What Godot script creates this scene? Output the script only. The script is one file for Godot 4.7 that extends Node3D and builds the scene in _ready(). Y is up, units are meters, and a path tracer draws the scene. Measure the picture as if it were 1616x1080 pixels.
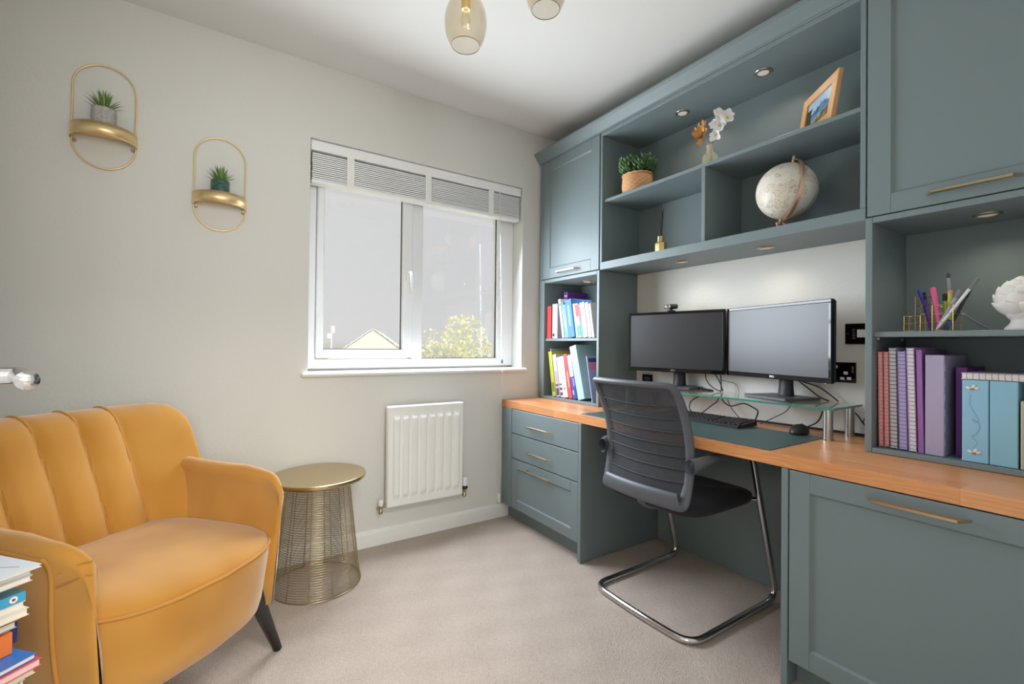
extends Node3D
# A small home office: fitted green cabinets along the right wall (x = 0), a window in the far wall (z = 0),
# an armchair in the far corner. Metres, y up; the camera stands in the open doorway of the near wall.

var M := {}
var used := {}
var T := Transform3D()
var rng := RandomNumberGenerator.new()
var smooth := 0

# ------------------------------------------------------------------ naming and nodes
func numbered(n: String) -> String:
	if not used.has(n):
		used[n] = 0
		return n
	used[n] += 1
	return "%s_%03d" % [n, used[n]]

func tag(o: Node, label: String, category: String, group := "", kind := "") -> Node:
	if label: o.set_meta("label", label)
	if category: o.set_meta("category", category)
	if group: o.set_meta("group", group)
	if kind: o.set_meta("kind", kind)
	return o

func thing(called: String, label: String, category: String, at := Vector3.ZERO, turn := 0.0, group := "") -> Node3D:
	var o := Node3D.new()
	o.name = numbered(called)
	add_child(o)
	o.position = at
	o.rotation.y = turn
	tag(o, label, category, group)
	return o

func part(called: String, s, mat: Material, parent: Node = null) -> MeshInstance3D:
	var o := MeshInstance3D.new()
	if s is SurfaceTool:
		s.generate_normals()
		o.mesh = s.commit()
	else:
		o.mesh = s
	o.material_override = mat
	o.cast_shadow = GeometryInstance3D.SHADOW_CASTING_SETTING_ON
	if parent == null:
		o.name = numbered(called)
		add_child(o)
	else:
		o.name = called
		parent.add_child(o, true)
	return o

func struct(called: String, s, mat: Material, label: String, parent: Node = null) -> MeshInstance3D:
	var o := part(called, s, mat, parent)
	if parent == null:
		o.set_meta("kind", "structure")
		tag(o, label, "")
	return o

# ------------------------------------------------------------------ shapes
func S() -> SurfaceTool:
	var s := SurfaceTool.new()
	s.begin(Mesh.PRIMITIVE_TRIANGLES)
	T = Transform3D()
	return s

func vx(s: SurfaceTool, p: Vector3, uv := Vector2.ZERO) -> void:
	s.set_uv(uv)
	s.add_vertex(T * p)

func tri(s: SurfaceTool, a: Vector3, b: Vector3, c: Vector3, ua := Vector2.ZERO, ub := Vector2.ZERO, uc := Vector2.ZERO) -> void:
	if (b - a).cross(c - a).length_squared() < 1e-18: return
	vx(s, a, ua); vx(s, c, uc); vx(s, b, ub)

func quad(s: SurfaceTool, a: Vector3, b: Vector3, c: Vector3, d: Vector3, u := [Vector2.ZERO, Vector2.ZERO, Vector2.ZERO, Vector2.ZERO]) -> void:
	tri(s, a, b, c, u[0], u[1], u[2])
	tri(s, a, c, d, u[0], u[2], u[3])

func qo(s: SurfaceTool, v: Array, mid: Vector3, u: Array) -> void:
	var n: Vector3 = (v[1] - v[0]).cross(v[2] - v[0])
	var out: Vector3 = (v[0] + v[1] + v[2]) / 3.0 - mid
	if n.dot(out) < 0.0:
		v.reverse(); u.reverse()
	if v.size() == 3: tri(s, v[0], v[1], v[2], u[0], u[1], u[2])
	else: quad(s, v[0], v[1], v[2], v[3], u)

# a box with chamfered edges; its UVs run along the axis «grain»
func bx(s: SurfaceTool, lo: Vector3, hi: Vector3, r := 0.0015, grain := 2) -> void:
	s.set_smooth_group(-1)
	var mid := (lo + hi) * 0.5
	var h := (hi - lo) * 0.5
	h = h.abs()
	r = minf(r, minf(h.x, minf(h.y, h.z)) * 0.9)
	var V := func(k: int, g: Vector3) -> Vector3:
		var q := Vector3(h.x - r, h.y - r, h.z - r)
		q[k] = h[k]
		return mid + q * g
	var UVf := func(p: Vector3, k: int) -> Vector2:
		var a := grain
		if k == grain: a = (grain + 1) % 3
		var b := 3 - a - k
		return Vector2(p[a], p[b])
	for k in 3:
		var i := (k + 1) % 3
		var j := (k + 2) % 3
		for sg in [-1.0, 1.0]:
			var v := []
			var u := []
			for c in [[-1.0, -1.0], [1.0, -1.0], [1.0, 1.0], [-1.0, 1.0]]:
				var g := Vector3.ZERO
				g[k] = sg; g[i] = c[0]; g[j] = c[1]
				var p: Vector3 = V.call(k, g)
				v.append(p); u.append(UVf.call(p, k))
			qo(s, v, mid, u)
	if r < 1e-5: return
	for k in 3:
		var i := (k + 1) % 3
		var j := (k + 2) % 3
		for a in [-1.0, 1.0]:
			for b in [-1.0, 1.0]:
				var v := []
				var u := []
				for e in [[i, -1.0], [i, 1.0], [j, 1.0], [j, -1.0]]:
					var g := Vector3.ZERO
					g[i] = a; g[j] = b; g[k] = e[1]
					var p: Vector3 = V.call(e[0], g)
					v.append(p); u.append(UVf.call(p, i))
				qo(s, v, mid, u)
	for a in [-1.0, 1.0]:
		for b in [-1.0, 1.0]:
			for c in [-1.0, 1.0]:
				var v := []
				var u := []
				for k in 3:
					var p: Vector3 = V.call(k, Vector3(a, b, c))
					v.append(p); u.append(UVf.call(p, 0))
				qo(s, v, mid, u)

func box(lo: Vector3, hi: Vector3, r := 0.0015, grain := 2) -> SurfaceTool:
	var s := S()
	bx(s, lo, hi, r, grain)
	return s

# a round bar along a path; rad is one radius or one for each point
func tube(s: SurfaceTool, pts: Array, rad, n := 8, closed := false) -> void:
	smooth += 1
	s.set_smooth_group(smooth)
	var m := pts.size()
	var tang := []
	for i in m:
		var a: Vector3 = pts[(i - 1 + m) % m] if closed or i > 0 else pts[0]
		var b: Vector3 = pts[(i + 1) % m] if closed or i < m - 1 else pts[m - 1]
		tang.append((b - a).normalized())
	var nrm: Vector3 = tang[0].cross(Vector3.UP if absf(tang[0].y) < 0.9 else Vector3.RIGHT).normalized()
	var rings := []
	for i in m:
		var t: Vector3 = tang[i]
		nrm = (nrm - t * nrm.dot(t)).normalized()
		var bn := t.cross(nrm)
		var r: float = rad[i] if rad is Array else rad
		var ring := []
		for k in n:
			var a := TAU * k / n
			ring.append(pts[i] + (nrm * cos(a) + bn * sin(a)) * r)
		rings.append(ring)
	for i in (m if closed else m - 1):
		var A: Array = rings[i]
		var B: Array = rings[(i + 1) % m]
		var off := 0
		if closed and i == m - 1:
			var best := 1e9
			for k in n:
				var d: float = A[0].distance_squared_to(B[k])
				if d < best: best = d; off = k
		for k in n:
			var k2 := (k + 1) % n
			quad(s, A[k], A[k2], B[(k2 + off) % n], B[(k + off) % n], [Vector2(float(k) / n, i), Vector2(float(k + 1) / n, i), Vector2(float(k + 1) / n, i + 1), Vector2(float(k) / n, i + 1)])
	if not closed:
		s.set_smooth_group(-1)
		for k in n:
			var k2 := (k + 1) % n
			tri(s, pts[0], rings[0][k2], rings[0][k])
			tri(s, pts[m - 1], rings[m - 1][k], rings[m - 1][k2])

# a profile (radius, height), listed from the bottom up, turned round the y axis
func lathe(s: SurfaceTool, prof: Array, n := 32, sharp := 35.0) -> void:
	smooth += 1
	for i in prof.size() - 1:
		if i > 0:
			var d0: Vector2 = (prof[i] - prof[i - 1]).normalized()
			var d1: Vector2 = (prof[i + 1] - prof[i]).normalized()
			if absf(d0.angle_to(d1)) > deg_to_rad(sharp): smooth += 1
		s.set_smooth_group(smooth)
		for k in n:
			var a := TAU * k / n
			var b := TAU * (k + 1) / n
			var p: Vector2 = prof[i]
			var q: Vector2 = prof[i + 1]
			quad(s, Vector3(p.x * sin(a), p.y, p.x * cos(a)), Vector3(p.x * sin(b), p.y, p.x * cos(b)), Vector3(q.x * sin(b), q.y, q.x * cos(b)), Vector3(q.x * sin(a), q.y, q.x * cos(a)),
				[Vector2(float(k) / n, p.y), Vector2(float(k + 1) / n, p.y), Vector2(float(k + 1) / n, q.y), Vector2(float(k) / n, q.y)])

# a polygon in x, y drawn out from z0 to z1
func prism(s: SurfaceTool, poly: PackedVector2Array, z0: float, z1: float, soft := false) -> void:
	if Geometry2D.is_polygon_clockwise(poly): poly.reverse()
	s.set_smooth_group(-1)
	var idx := Geometry2D.triangulate_polygon(poly)
	var mid := Vector3.ZERO
	for i in range(0, idx.size(), 3):
		var a := poly[idx[i]]; var b := poly[idx[i + 1]]; var c := poly[idx[i + 2]]
		if (b - a).cross(c - a) < 0.0:
			var t := b; b = c; c = t
		tri(s, Vector3(a.x, a.y, z1), Vector3(b.x, b.y, z1), Vector3(c.x, c.y, z1), a, b, c)
		tri(s, Vector3(a.x, a.y, z0), Vector3(c.x, c.y, z0), Vector3(b.x, b.y, z0), a, c, b)
	if soft:
		smooth += 1
		s.set_smooth_group(smooth)
	for i in poly.size():
		var a := poly[i]
		var b := poly[(i + 1) % poly.size()]
		quad(s, Vector3(a.x, a.y, z0), Vector3(b.x, b.y, z0), Vector3(b.x, b.y, z1), Vector3(a.x, a.y, z1), [Vector2(z0, a.y), Vector2(z0, b.y), Vector2(z1, b.y), Vector2(z1, a.y)])

# rows of points joined into a smooth skin; flip turns it inside out
func skin(s: SurfaceTool, rows: Array, wrap := false, flip := false, flat := false) -> void:
	if flat: s.set_smooth_group(-1)
	else:
		smooth += 1
		s.set_smooth_group(smooth)
	var w: int = rows[0].size()
	for i in rows.size() - 1:
		for k in (w if wrap else w - 1):
			var k2 := (k + 1) % w
			var u := [Vector2(float(k) / w, float(i) / rows.size()), Vector2(float(k + 1) / w, float(i) / rows.size()), Vector2(float(k + 1) / w, float(i + 1) / rows.size()), Vector2(float(k) / w, float(i + 1) / rows.size())]
			if flip: quad(s, rows[i][k], rows[i + 1][k], rows[i + 1][k2], rows[i][k2], [u[0], u[3], u[2], u[1]])
			else: quad(s, rows[i][k], rows[i][k2], rows[i + 1][k2], rows[i + 1][k], u)

func fan(s: SurfaceTool, ring: Array, c: Vector3, flip := false) -> void:
	for k in ring.size():
		var k2 := (k + 1) % ring.size()
		if flip: tri(s, c, ring[k2], ring[k])
		else: tri(s, c, ring[k], ring[k2])

# a path with its corners rounded
func fillet(pts: Array, rad: float, n := 6, closed := false) -> Array:
	var out := []
	var m := pts.size()
	for i in m:
		if not closed and (i == 0 or i == m - 1):
			out.append(pts[i]); continue
		var p: Vector3 = pts[i]
		var a: Vector3 = pts[(i - 1 + m) % m] - p
		var b: Vector3 = pts[(i + 1) % m] - p
		var r := minf(rad, minf(a.length(), b.length()) * 0.49)
		var A := p + a.normalized() * r
		var B := p + b.normalized() * r
		for k in n + 1:
			var t := float(k) / n
			out.append(A.lerp(p, t).lerp(p.lerp(B, t), t))
	return out

func curve(pts: Array, n := 6) -> Array:   # Catmull-Rom through the points
	var out := []
	for i in pts.size() - 1:
		var p0: Vector3 = pts[maxi(i - 1, 0)]
		var p3: Vector3 = pts[mini(i + 2, pts.size() - 1)]
		for k in n:
			out.append(pts[i].cubic_interpolate(pts[i + 1], p0, p3, float(k) / n))
	out.append(pts[pts.size() - 1])
	return out

func V(x: float, y: float, z: float) -> Vector3: return Vector3(x, y, z)
func P2(x: float, y: float) -> Vector2: return Vector2(x, y)

func spow(v: float, e: float) -> float: return signf(v) * pow(absf(v), e)

# ------------------------------------------------------------------ materials
func mat(c: Color, rough := 0.6, metal := 0.0, spec := 0.5) -> StandardMaterial3D:
	var m := StandardMaterial3D.new()
	m.albedo_color = c
	m.roughness = rough
	m.metallic = metal
	m.metallic_specular = spec
	return m

func noise(freq: float, seed_ := 1, oct := 4, kind := FastNoiseLite.TYPE_SIMPLEX_SMOOTH) -> FastNoiseLite:
	var f := FastNoiseLite.new()
	f.seed = seed_
	f.frequency = freq
	f.noise_type = kind
	f.fractal_octaves = oct
	return f

func grey_tex(f: FastNoiseLite, w := 512, h := 512) -> ImageTexture:
	var im := f.get_seamless_image(w, h)
	return ImageTexture.create_from_image(im)

# noise between two colours
func tint_tex(f: FastNoiseLite, cols: Array, w := 512, h := 512) -> ImageTexture:
	var im := f.get_seamless_image(w, h)
	var out := Image.create(w, h, false, Image.FORMAT_RGB8)
	for y in h:
		for x in w:
			var t := im.get_pixel(x, y).r * (cols.size() - 1)
			var k := mini(int(t), cols.size() - 2)
			out.set_pixel(x, y, cols[k].lerp(cols[k + 1], t - k))
	return ImageTexture.create_from_image(out)

func wood_tex(cols: Array, seed_: int) -> ImageTexture:
	var w := 512
	var h := 256
	var a := noise(0.012, seed_, 3)
	var b := noise(0.06, seed_ + 7, 2)
	var out := Image.create(w, h, false, Image.FORMAT_RGB8)
	for y in h:
		for x in w:
			var warp := a.get_noise_2d(x * 0.35, y * 1.2) * 26.0
			var ring := 0.5 + 0.5 * sin((y + warp) * 0.33)
			var fine := b.get_noise_2d(x * 0.12, y * 4.5) * 0.5 + 0.5
			var t := clampf(0.25 + 0.3 * ring * ring + 0.5 * (fine - 0.35) + 0.18 * a.get_noise_2d(x * 0.3, y * 0.5), 0.0, 1.0)
			out.set_pixel(x, y, cols[0].lerp(cols[1], t))
	return ImageTexture.create_from_image(out)

func C(r: int, g: int, b: int) -> Color: return Color8(r, g, b)

func make_materials() -> void:
	M.wall = mat(C(219, 218, 212), 0.9)
	var plaster := grey_tex(noise(0.06, 3, 3), 256, 256)
	for k in ["wall"]:
		M[k].heightmap_enabled = true
		M[k].heightmap_texture = plaster
		M[k].heightmap_scale = 0.05
		M[k].uv1_triplanar = true
		M[k].uv1_scale = Vector3.ONE * 3.0
	M.ceiling = mat(C(226, 225, 221), 0.92)
	M.carpet = mat(Color.WHITE, 1.0, 0.0, 0.1)
	var pile := pile_tex()
	M.carpet.albedo_texture = pile[0]
	M.carpet.heightmap_enabled = true
	M.carpet.heightmap_texture = pile[1]
	M.carpet.heightmap_scale = 0.5
	M.carpet.uv1_triplanar = true
	M.carpet.uv1_world_triplanar = true
	M.carpet.uv1_scale = Vector3.ONE * 2.2
	M.carpet.rim_enabled = true
	M.carpet.rim = 0.2
	M.white_gloss = mat(C(236, 236, 232), 0.35)
	M.upvc = mat(C(238, 240, 242), 0.3)
	M.radiator = mat(C(238, 238, 234), 0.35)
	M.blind = mat(C(242, 243, 243), 0.45)
	M.tape = mat(C(240, 240, 238), 0.8)
	M.green = mat(C(119, 132, 134), 0.4, 0.0, 0.42)
	M.green_dark = mat(C(80, 94, 93), 0.5)
	M.gold = mat(C(240, 212, 160), 0.4, 0.9)
	M.brass = mat(C(190, 170, 128), 0.26, 1.0)
	M.brass_wire = mat(C(186, 168, 130), 0.3, 1.0)
	M.copper = mat(C(232, 188, 158), 0.32, 0.85)
	M.chrome = mat(C(214, 214, 216), 0.06, 1.0)
	M.steel = mat(C(190, 188, 184), 0.28, 1.0)
	M.nickel = mat(C(190, 172, 146), 0.3, 1.0)
	M.handle = mat(C(188, 172, 142), 0.3, 1.0)
	M.black = mat(C(26, 26, 28), 0.5)
	M.black_soft = mat(C(36, 37, 40), 0.75)
	M.black_gloss = mat(C(14, 14, 16), 0.06)
	M.screen = mat(C(34, 35, 37), 0.36, 0.0, 0.55)
	M.plastic_grey = mat(C(78, 80, 85), 0.4)
	M.chair_frame = mat(C(88, 92, 99), 0.42)
	M.fabric_black = mat(C(34, 35, 40), 0.95)
	M.fabric_black.rim_enabled = true
	M.fabric_black.rim = 0.25
	M.chair_rib = mat(C(52, 54, 58), 0.6)
	M.mesh = mat(C(82, 84, 90), 0.85)
	M.mesh.transparency = BaseMaterial3D.TRANSPARENCY_ALPHA
	M.mesh.albedo_color.a = 0.97
	var weave := Image.create(64, 64, false, Image.FORMAT_RGBA8)
	for y in 64:
		for x in 64:
			var hole := 0.8 if (x % 8) >= 6 and (y % 8) >= 6 else 0.0
			var l := 0.75 + 0.25 * sin(x * 0.785) * sin(y * 0.785)
			weave.set_pixel(x, y, Color(l, l, l, 1.0 - hole))
	M.mesh.albedo_texture = ImageTexture.create_from_image(weave)
	M.mesh.uv1_scale = Vector3(14, 18, 1)
	M.velvet = mat(Color.WHITE, 0.85, 0.0, 0.25)
	M.velvet.albedo_texture = tint_tex(noise(0.006, 14, 3), [C(176, 121, 48), C(190, 137, 62), C(200, 149, 76)], 256, 256)
	M.velvet.uv1_triplanar = true
	M.velvet.uv1_scale = Vector3.ONE * 1.6
	M.velvet.rim_enabled = true
	M.velvet.rim = 0.7
	M.velvet.rim_tint = 0.7
	M.piping = mat(C(184, 128, 54), 0.8)
	M.piping.rim_enabled = true
	M.piping.rim = 0.4
	M.piping.rim_tint = 0.7
	M.leg_wood = mat(C(38, 34, 34), 0.45)
	M.oak = []
	for k in 4:
		var m := mat(Color.WHITE, 0.32)
		var d := [C(194, 126, 78), C(204, 134, 82), C(186, 122, 78), C(210, 140, 88)]
		var l := [C(228, 164, 110), C(236, 172, 116), C(220, 158, 108), C(240, 178, 122)]
		m.albedo_texture = wood_tex([d[k], l[k]], 40 + k)
		m.uv1_scale = Vector3(1.4, 5.0, 1.0)
		m.uv1_offset = Vector3(k * 0.31, k * 0.17, 0)
		M.oak.append(m)
	M.frame_wood = mat(Color.WHITE, 0.5)
	M.frame_wood.albedo_texture = wood_tex([C(200, 148, 98), C(224, 178, 128)], 77)
	M.frame_wood.uv1_scale = Vector3(3, 12, 1)
	M.basket = mat(C(206, 158, 112), 0.85)
	M.leaf = mat(C(74, 110, 62), 0.5)
	M.leaf_dark = mat(C(52, 88, 54), 0.5)
	M.succulent = mat(C(96, 132, 62), 0.45)
	M.succulent_pale = mat(C(134, 160, 88), 0.45)
	M.soil = mat(C(52, 42, 34), 1.0)
	M.stone = mat(Color.WHITE, 0.85)
	M.stone.albedo_texture = tint_tex(noise(0.05, 33, 4), [C(150, 146, 142), C(206, 202, 197)], 128, 128)
	M.stone.uv1_triplanar = true
	M.stone.uv1_scale = Vector3.ONE * 12.0
	M.marble_green = mat(Color.WHITE, 0.3)
	M.marble_green.albedo_texture = tint_tex(noise(0.03, 35, 5), [C(34, 62, 56), C(48, 84, 76), C(108, 138, 130)], 128, 128)
	M.marble_green.uv1_triplanar = true
	M.marble_green.uv1_scale = Vector3(9, 30, 9)
	M.plaster_white = mat(C(212, 209, 203), 0.7)
	M.petal = mat(C(240, 238, 236), 0.6)
	M.petal.backlight_enabled = true
	M.petal.backlight = Color(0.3, 0.3, 0.3)
	M.petal_gold = mat(C(204, 150, 84), 0.45, 0.35)
	M.stem = mat(C(120, 118, 92), 0.6)
	M.mat_green = mat(C(66, 92, 92), 0.42)
	M.paper = mat(C(232, 228, 220), 0.9)
	M.glass = mat(Color(0.9, 0.97, 0.94, 0.1), 0.02)
	M.glass.transparency = BaseMaterial3D.TRANSPARENCY_ALPHA
	M.glass_edge = mat(Color(0.25, 0.6, 0.52, 0.72), 0.1)
	M.glass_edge.transparency = BaseMaterial3D.TRANSPARENCY_ALPHA
	M.pane = mat(Color(1, 1, 1, 0.03), 0.0)
	M.pane.transparency = BaseMaterial3D.TRANSPARENCY_ALPHA
	M.amber = mat(Color(0.80, 0.70, 0.34, 0.34), 0.03)
	M.amber.transparency = BaseMaterial3D.TRANSPARENCY_ALPHA
	M.vase_glass = mat(Color(0.86, 0.83, 0.7, 0.35), 0.05)
	M.vase_glass.transparency = BaseMaterial3D.TRANSPARENCY_ALPHA
	M.gold_glass = mat(C(214, 188, 130), 0.15, 0.85)
	M.bulb = mat(Color(0.92, 0.9, 0.84, 0.35), 0.05)
	M.bulb.transparency = BaseMaterial3D.TRANSPARENCY_ALPHA
	M.lens = mat(C(226, 222, 214), 0.3)
	M.lens.emission_enabled = true
	M.lens.emission = C(255, 240, 220)
	M.lens.emission_energy_multiplier = 0.12
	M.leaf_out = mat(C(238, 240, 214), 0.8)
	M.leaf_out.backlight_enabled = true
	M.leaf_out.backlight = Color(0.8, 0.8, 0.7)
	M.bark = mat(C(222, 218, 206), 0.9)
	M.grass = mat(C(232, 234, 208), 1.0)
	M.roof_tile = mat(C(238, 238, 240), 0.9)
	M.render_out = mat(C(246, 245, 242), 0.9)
	M.amber_rim = mat(C(120, 96, 52), 0.2)
	M.gold_wire = mat(C(214, 178, 110), 0.35, 0.9)
	M.glitter = mat(Color.WHITE, 0.4, 0.15)
	M.glitter.albedo_texture = tint_tex(noise(0.3, 88, 2), [C(118, 108, 142), C(176, 166, 196), C(222, 214, 232)], 256, 256)
	M.glitter.uv1_triplanar = true
	M.glitter.uv1_scale = Vector3.ONE * 9.0
	M.globe = mat(Color.WHITE, 0.45)
	M.globe.albedo_texture = globe_tex()
	M.picture = mat(Color.WHITE, 0.3)
	M.picture.albedo_texture = lake_tex()

func globe_tex() -> ImageTexture:
	var w := 512
	var h := 256
	var im := Image.create(w, h, false, Image.FORMAT_RGB8)
	var f := noise(0.9, 12, 5)
	var g := noise(9.0, 13, 2)
	for y in h:
		for x in w:
			var a := TAU * x / w
			var b := PI * y / h
			var p := V(cos(a) * sin(b), cos(b), sin(a) * sin(b))
			var n := f.get_noise_3dv(p * 1.6)
			var c := C(226, 220, 208)
			if n > 0.08: c = C(222, 212, 190)
			if absf(n - 0.08) < 0.012: c = C(170, 160, 158)
			var m := g.get_noise_3dv(p * 3.0)
			if n > 0.0 and m > 0.38: c = c.darkened(0.28)
			if n <= 0.08 and m > 0.46: c = c.darkened(0.2)
			if x % 42 == 0 or y % 32 == 0: c = c.darkened(0.08)
			im.set_pixel(x, y, c)
	return ImageTexture.create_from_image(im)

func lake_tex() -> ImageTexture:
	var w := 160
	var h := 120
	var im := Image.create(w, h, false, Image.FORMAT_RGB8)
	var f := noise(0.03, 5, 4)
	for y in h:
		for x in w:
			var n := f.get_noise_2d(x, y)
			var c := C(150, 186, 214).lerp(C(206, 216, 222), float(y) / h)
			var ridge := 34.0 + absf(x - 96.0) * 0.35 + 14.0 * f.get_noise_2d(x * 2.0, 7)
			if y > ridge: c = C(62, 92, 132).lerp(C(112, 142, 172), clampf(n + 0.5, 0, 1))
			if y > 70 + 8.0 * n: c = C(86, 132, 178).lerp(C(148, 176, 200), clampf(n + 0.5, 0, 1))
			if y > 92 - x * 0.12 + 16.0 * n: c = C(92, 88, 52).lerp(C(168, 140, 84), clampf(n * 1.5 + 0.5, 0, 1))
			if x < 34 + 12.0 * n and y > 30: c = C(34, 44, 40).lerp(C(70, 78, 60), clampf(n + 0.5, 0, 1))
			im.set_pixel(x, y, c)
	return ImageTexture.create_from_image(im)

# carpet pile: [colour, height], a pattern that repeats without a seam
func pile_tex() -> Array:
	var n := 384
	var r := RandomNumberGenerator.new()
	r.seed = 19
	var raw := PackedFloat32Array()
	raw.resize(n * n)
	for i in n * n: raw[i] = r.randf()
	var col := Image.create(n, n, false, Image.FORMAT_RGB8)
	var hei := Image.create(n, n, false, Image.FORMAT_RGB8)
	for y in n:
		for x in n:
			var a := raw[y * n + x]
			var b := raw[y * n + (x + 1) % n] + raw[((y + 1) % n) * n + x] + raw[((y + n - 1) % n) * n + x] + raw[y * n + (x + n - 1) % n]
			var v := a * 0.4 + b * 0.15
			var big := 0.035 * (sin(TAU * (x * 2.0 + y) / n + 1.0) + sin(TAU * (y * 3.0 - x) / n) + sin(TAU * (x + y * 2.0) / n + 2.0))
			col.set_pixel(x, y, C(168, 152, 140).lerp(C(208, 195, 183), clampf(v * 0.9 + 0.05 + big, 0.0, 1.0)))
			hei.set_pixel(x, y, Color(v, v, v))
	return [ImageTexture.create_from_image(col), ImageTexture.create_from_image(hei)]

func _ready() -> void:
	rng.seed = 11
	set_view_and_light()
	make_materials()
	build_room()
	build_window()
	build_outside()
	build_cabinets()
	build_armchair()
	build_office_chair()
	build_side_table()
	build_radiator()
	build_desk_things()
	build_pendant()
	build_wall_shelves()
	build_books()
	build_shelf_things()
	build_book_tower()

func set_view_and_light() -> void:
	var cam := Camera3D.new()
	cam.name = "camera"
	cam.projection = Camera3D.PROJECTION_PERSPECTIVE
	cam.keep_aspect = Camera3D.KEEP_HEIGHT
	cam.fov = rad_to_deg(2.0 * atan(540.0 / 722.97))
	cam.near = 0.02
	cam.far = 200.0
	var R := Vector3(0.83503462, 0.01013232, 0.5501041)
	var U := Vector3(-0.01303921, 0.99991404, 0.00137563)
	var F := Vector3(0.55004287, 0.00832162, -0.83509496)
	cam.transform = Transform3D(Basis(R, U, -F).orthonormalized(), Vector3(-2.07018, 1.03955, 2.37598))
	add_child(cam)
	cam.current = true
	var we := WorldEnvironment.new()
	we.name = "sky"
	var e := Environment.new()
	var sm := ProceduralSkyMaterial.new()
	sm.sky_top_color = C(225, 226, 228)
	sm.sky_horizon_color = C(226, 226, 226)
	sm.sky_energy_multiplier = SKY
	sm.ground_bottom_color = C(190, 190, 170)
	sm.ground_horizon_color = C(216, 216, 206)
	sm.ground_energy_multiplier = SKY
	var sky := Sky.new()
	sky.sky_material = sm
	e.background_mode = Environment.BG_SKY
	e.sky = sky
	e.tonemap_mode = Environment.TONE_MAPPER_LINEAR
	e.tonemap_exposure = 1.0
	e.sdfgi_enabled = true
	e.ssao_enabled = true
	e.ssil_enabled = true
	we.environment = e
	add_child(we)
	# the sun stands behind the house: it lights the gardens seen through the window and does not enter the room
	var sun := DirectionalLight3D.new()
	sun.name = "sun"
	sun.light_color = C(255, 246, 230)
	sun.light_energy = 1.0
	sun.shadow_enabled = true
	sun.rotation = Vector3(deg_to_rad(-52), deg_to_rad(25), 0)
	add_child(sun)
	# daylight through the window
	for y in [1.10, 1.37, 1.64]:
		var day := AreaLight3D.new()
		day.name = "window_daylight"
		day.area_size = Vector2(1.06, 0.26)
		day.area_normalize_energy = true
		day.light_color = C(232, 241, 252)
		day.light_energy = DAY / 3.0
		day.shadow_enabled = true
		day.position = V(-1.07, y, -0.025)
		day.rotation = Vector3(deg_to_rad(-16), PI, 0)
		add_child(day, true)
	var day2 := AreaLight3D.new()
	day2.name = "landing_window_daylight"
	day2.area_size = Vector2(1.25, 1.15)
	day2.light_color = C(248, 248, 246)
	day2.light_energy = LAND
	day2.shadow_enabled = true
	day2.position = V(-2.0, 1.5, 4.46)
	add_child(day2)

const SKY := 0.95
const DAY := 4.0
const LAND := 7.6
const SPOT := 0.06
const HALL := 5.6

# ------------------------------------------------------------------ the room
func wall_with_hole(lo: Vector3, hi: Vector3, x0: float, x1: float, y0: float, y1: float) -> SurfaceTool:
	var s := S()
	bx(s, lo, V(x0, hi.y, hi.z), 0.0)
	bx(s, V(x1, lo.y, lo.z), hi, 0.0)
	bx(s, V(x0, y1, lo.z), V(x1, hi.y, hi.z), 0.0)
	if y0 > lo.y: bx(s, V(x0, lo.y, lo.z), V(x1, y0, hi.z), 0.0)
	return s

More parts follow.
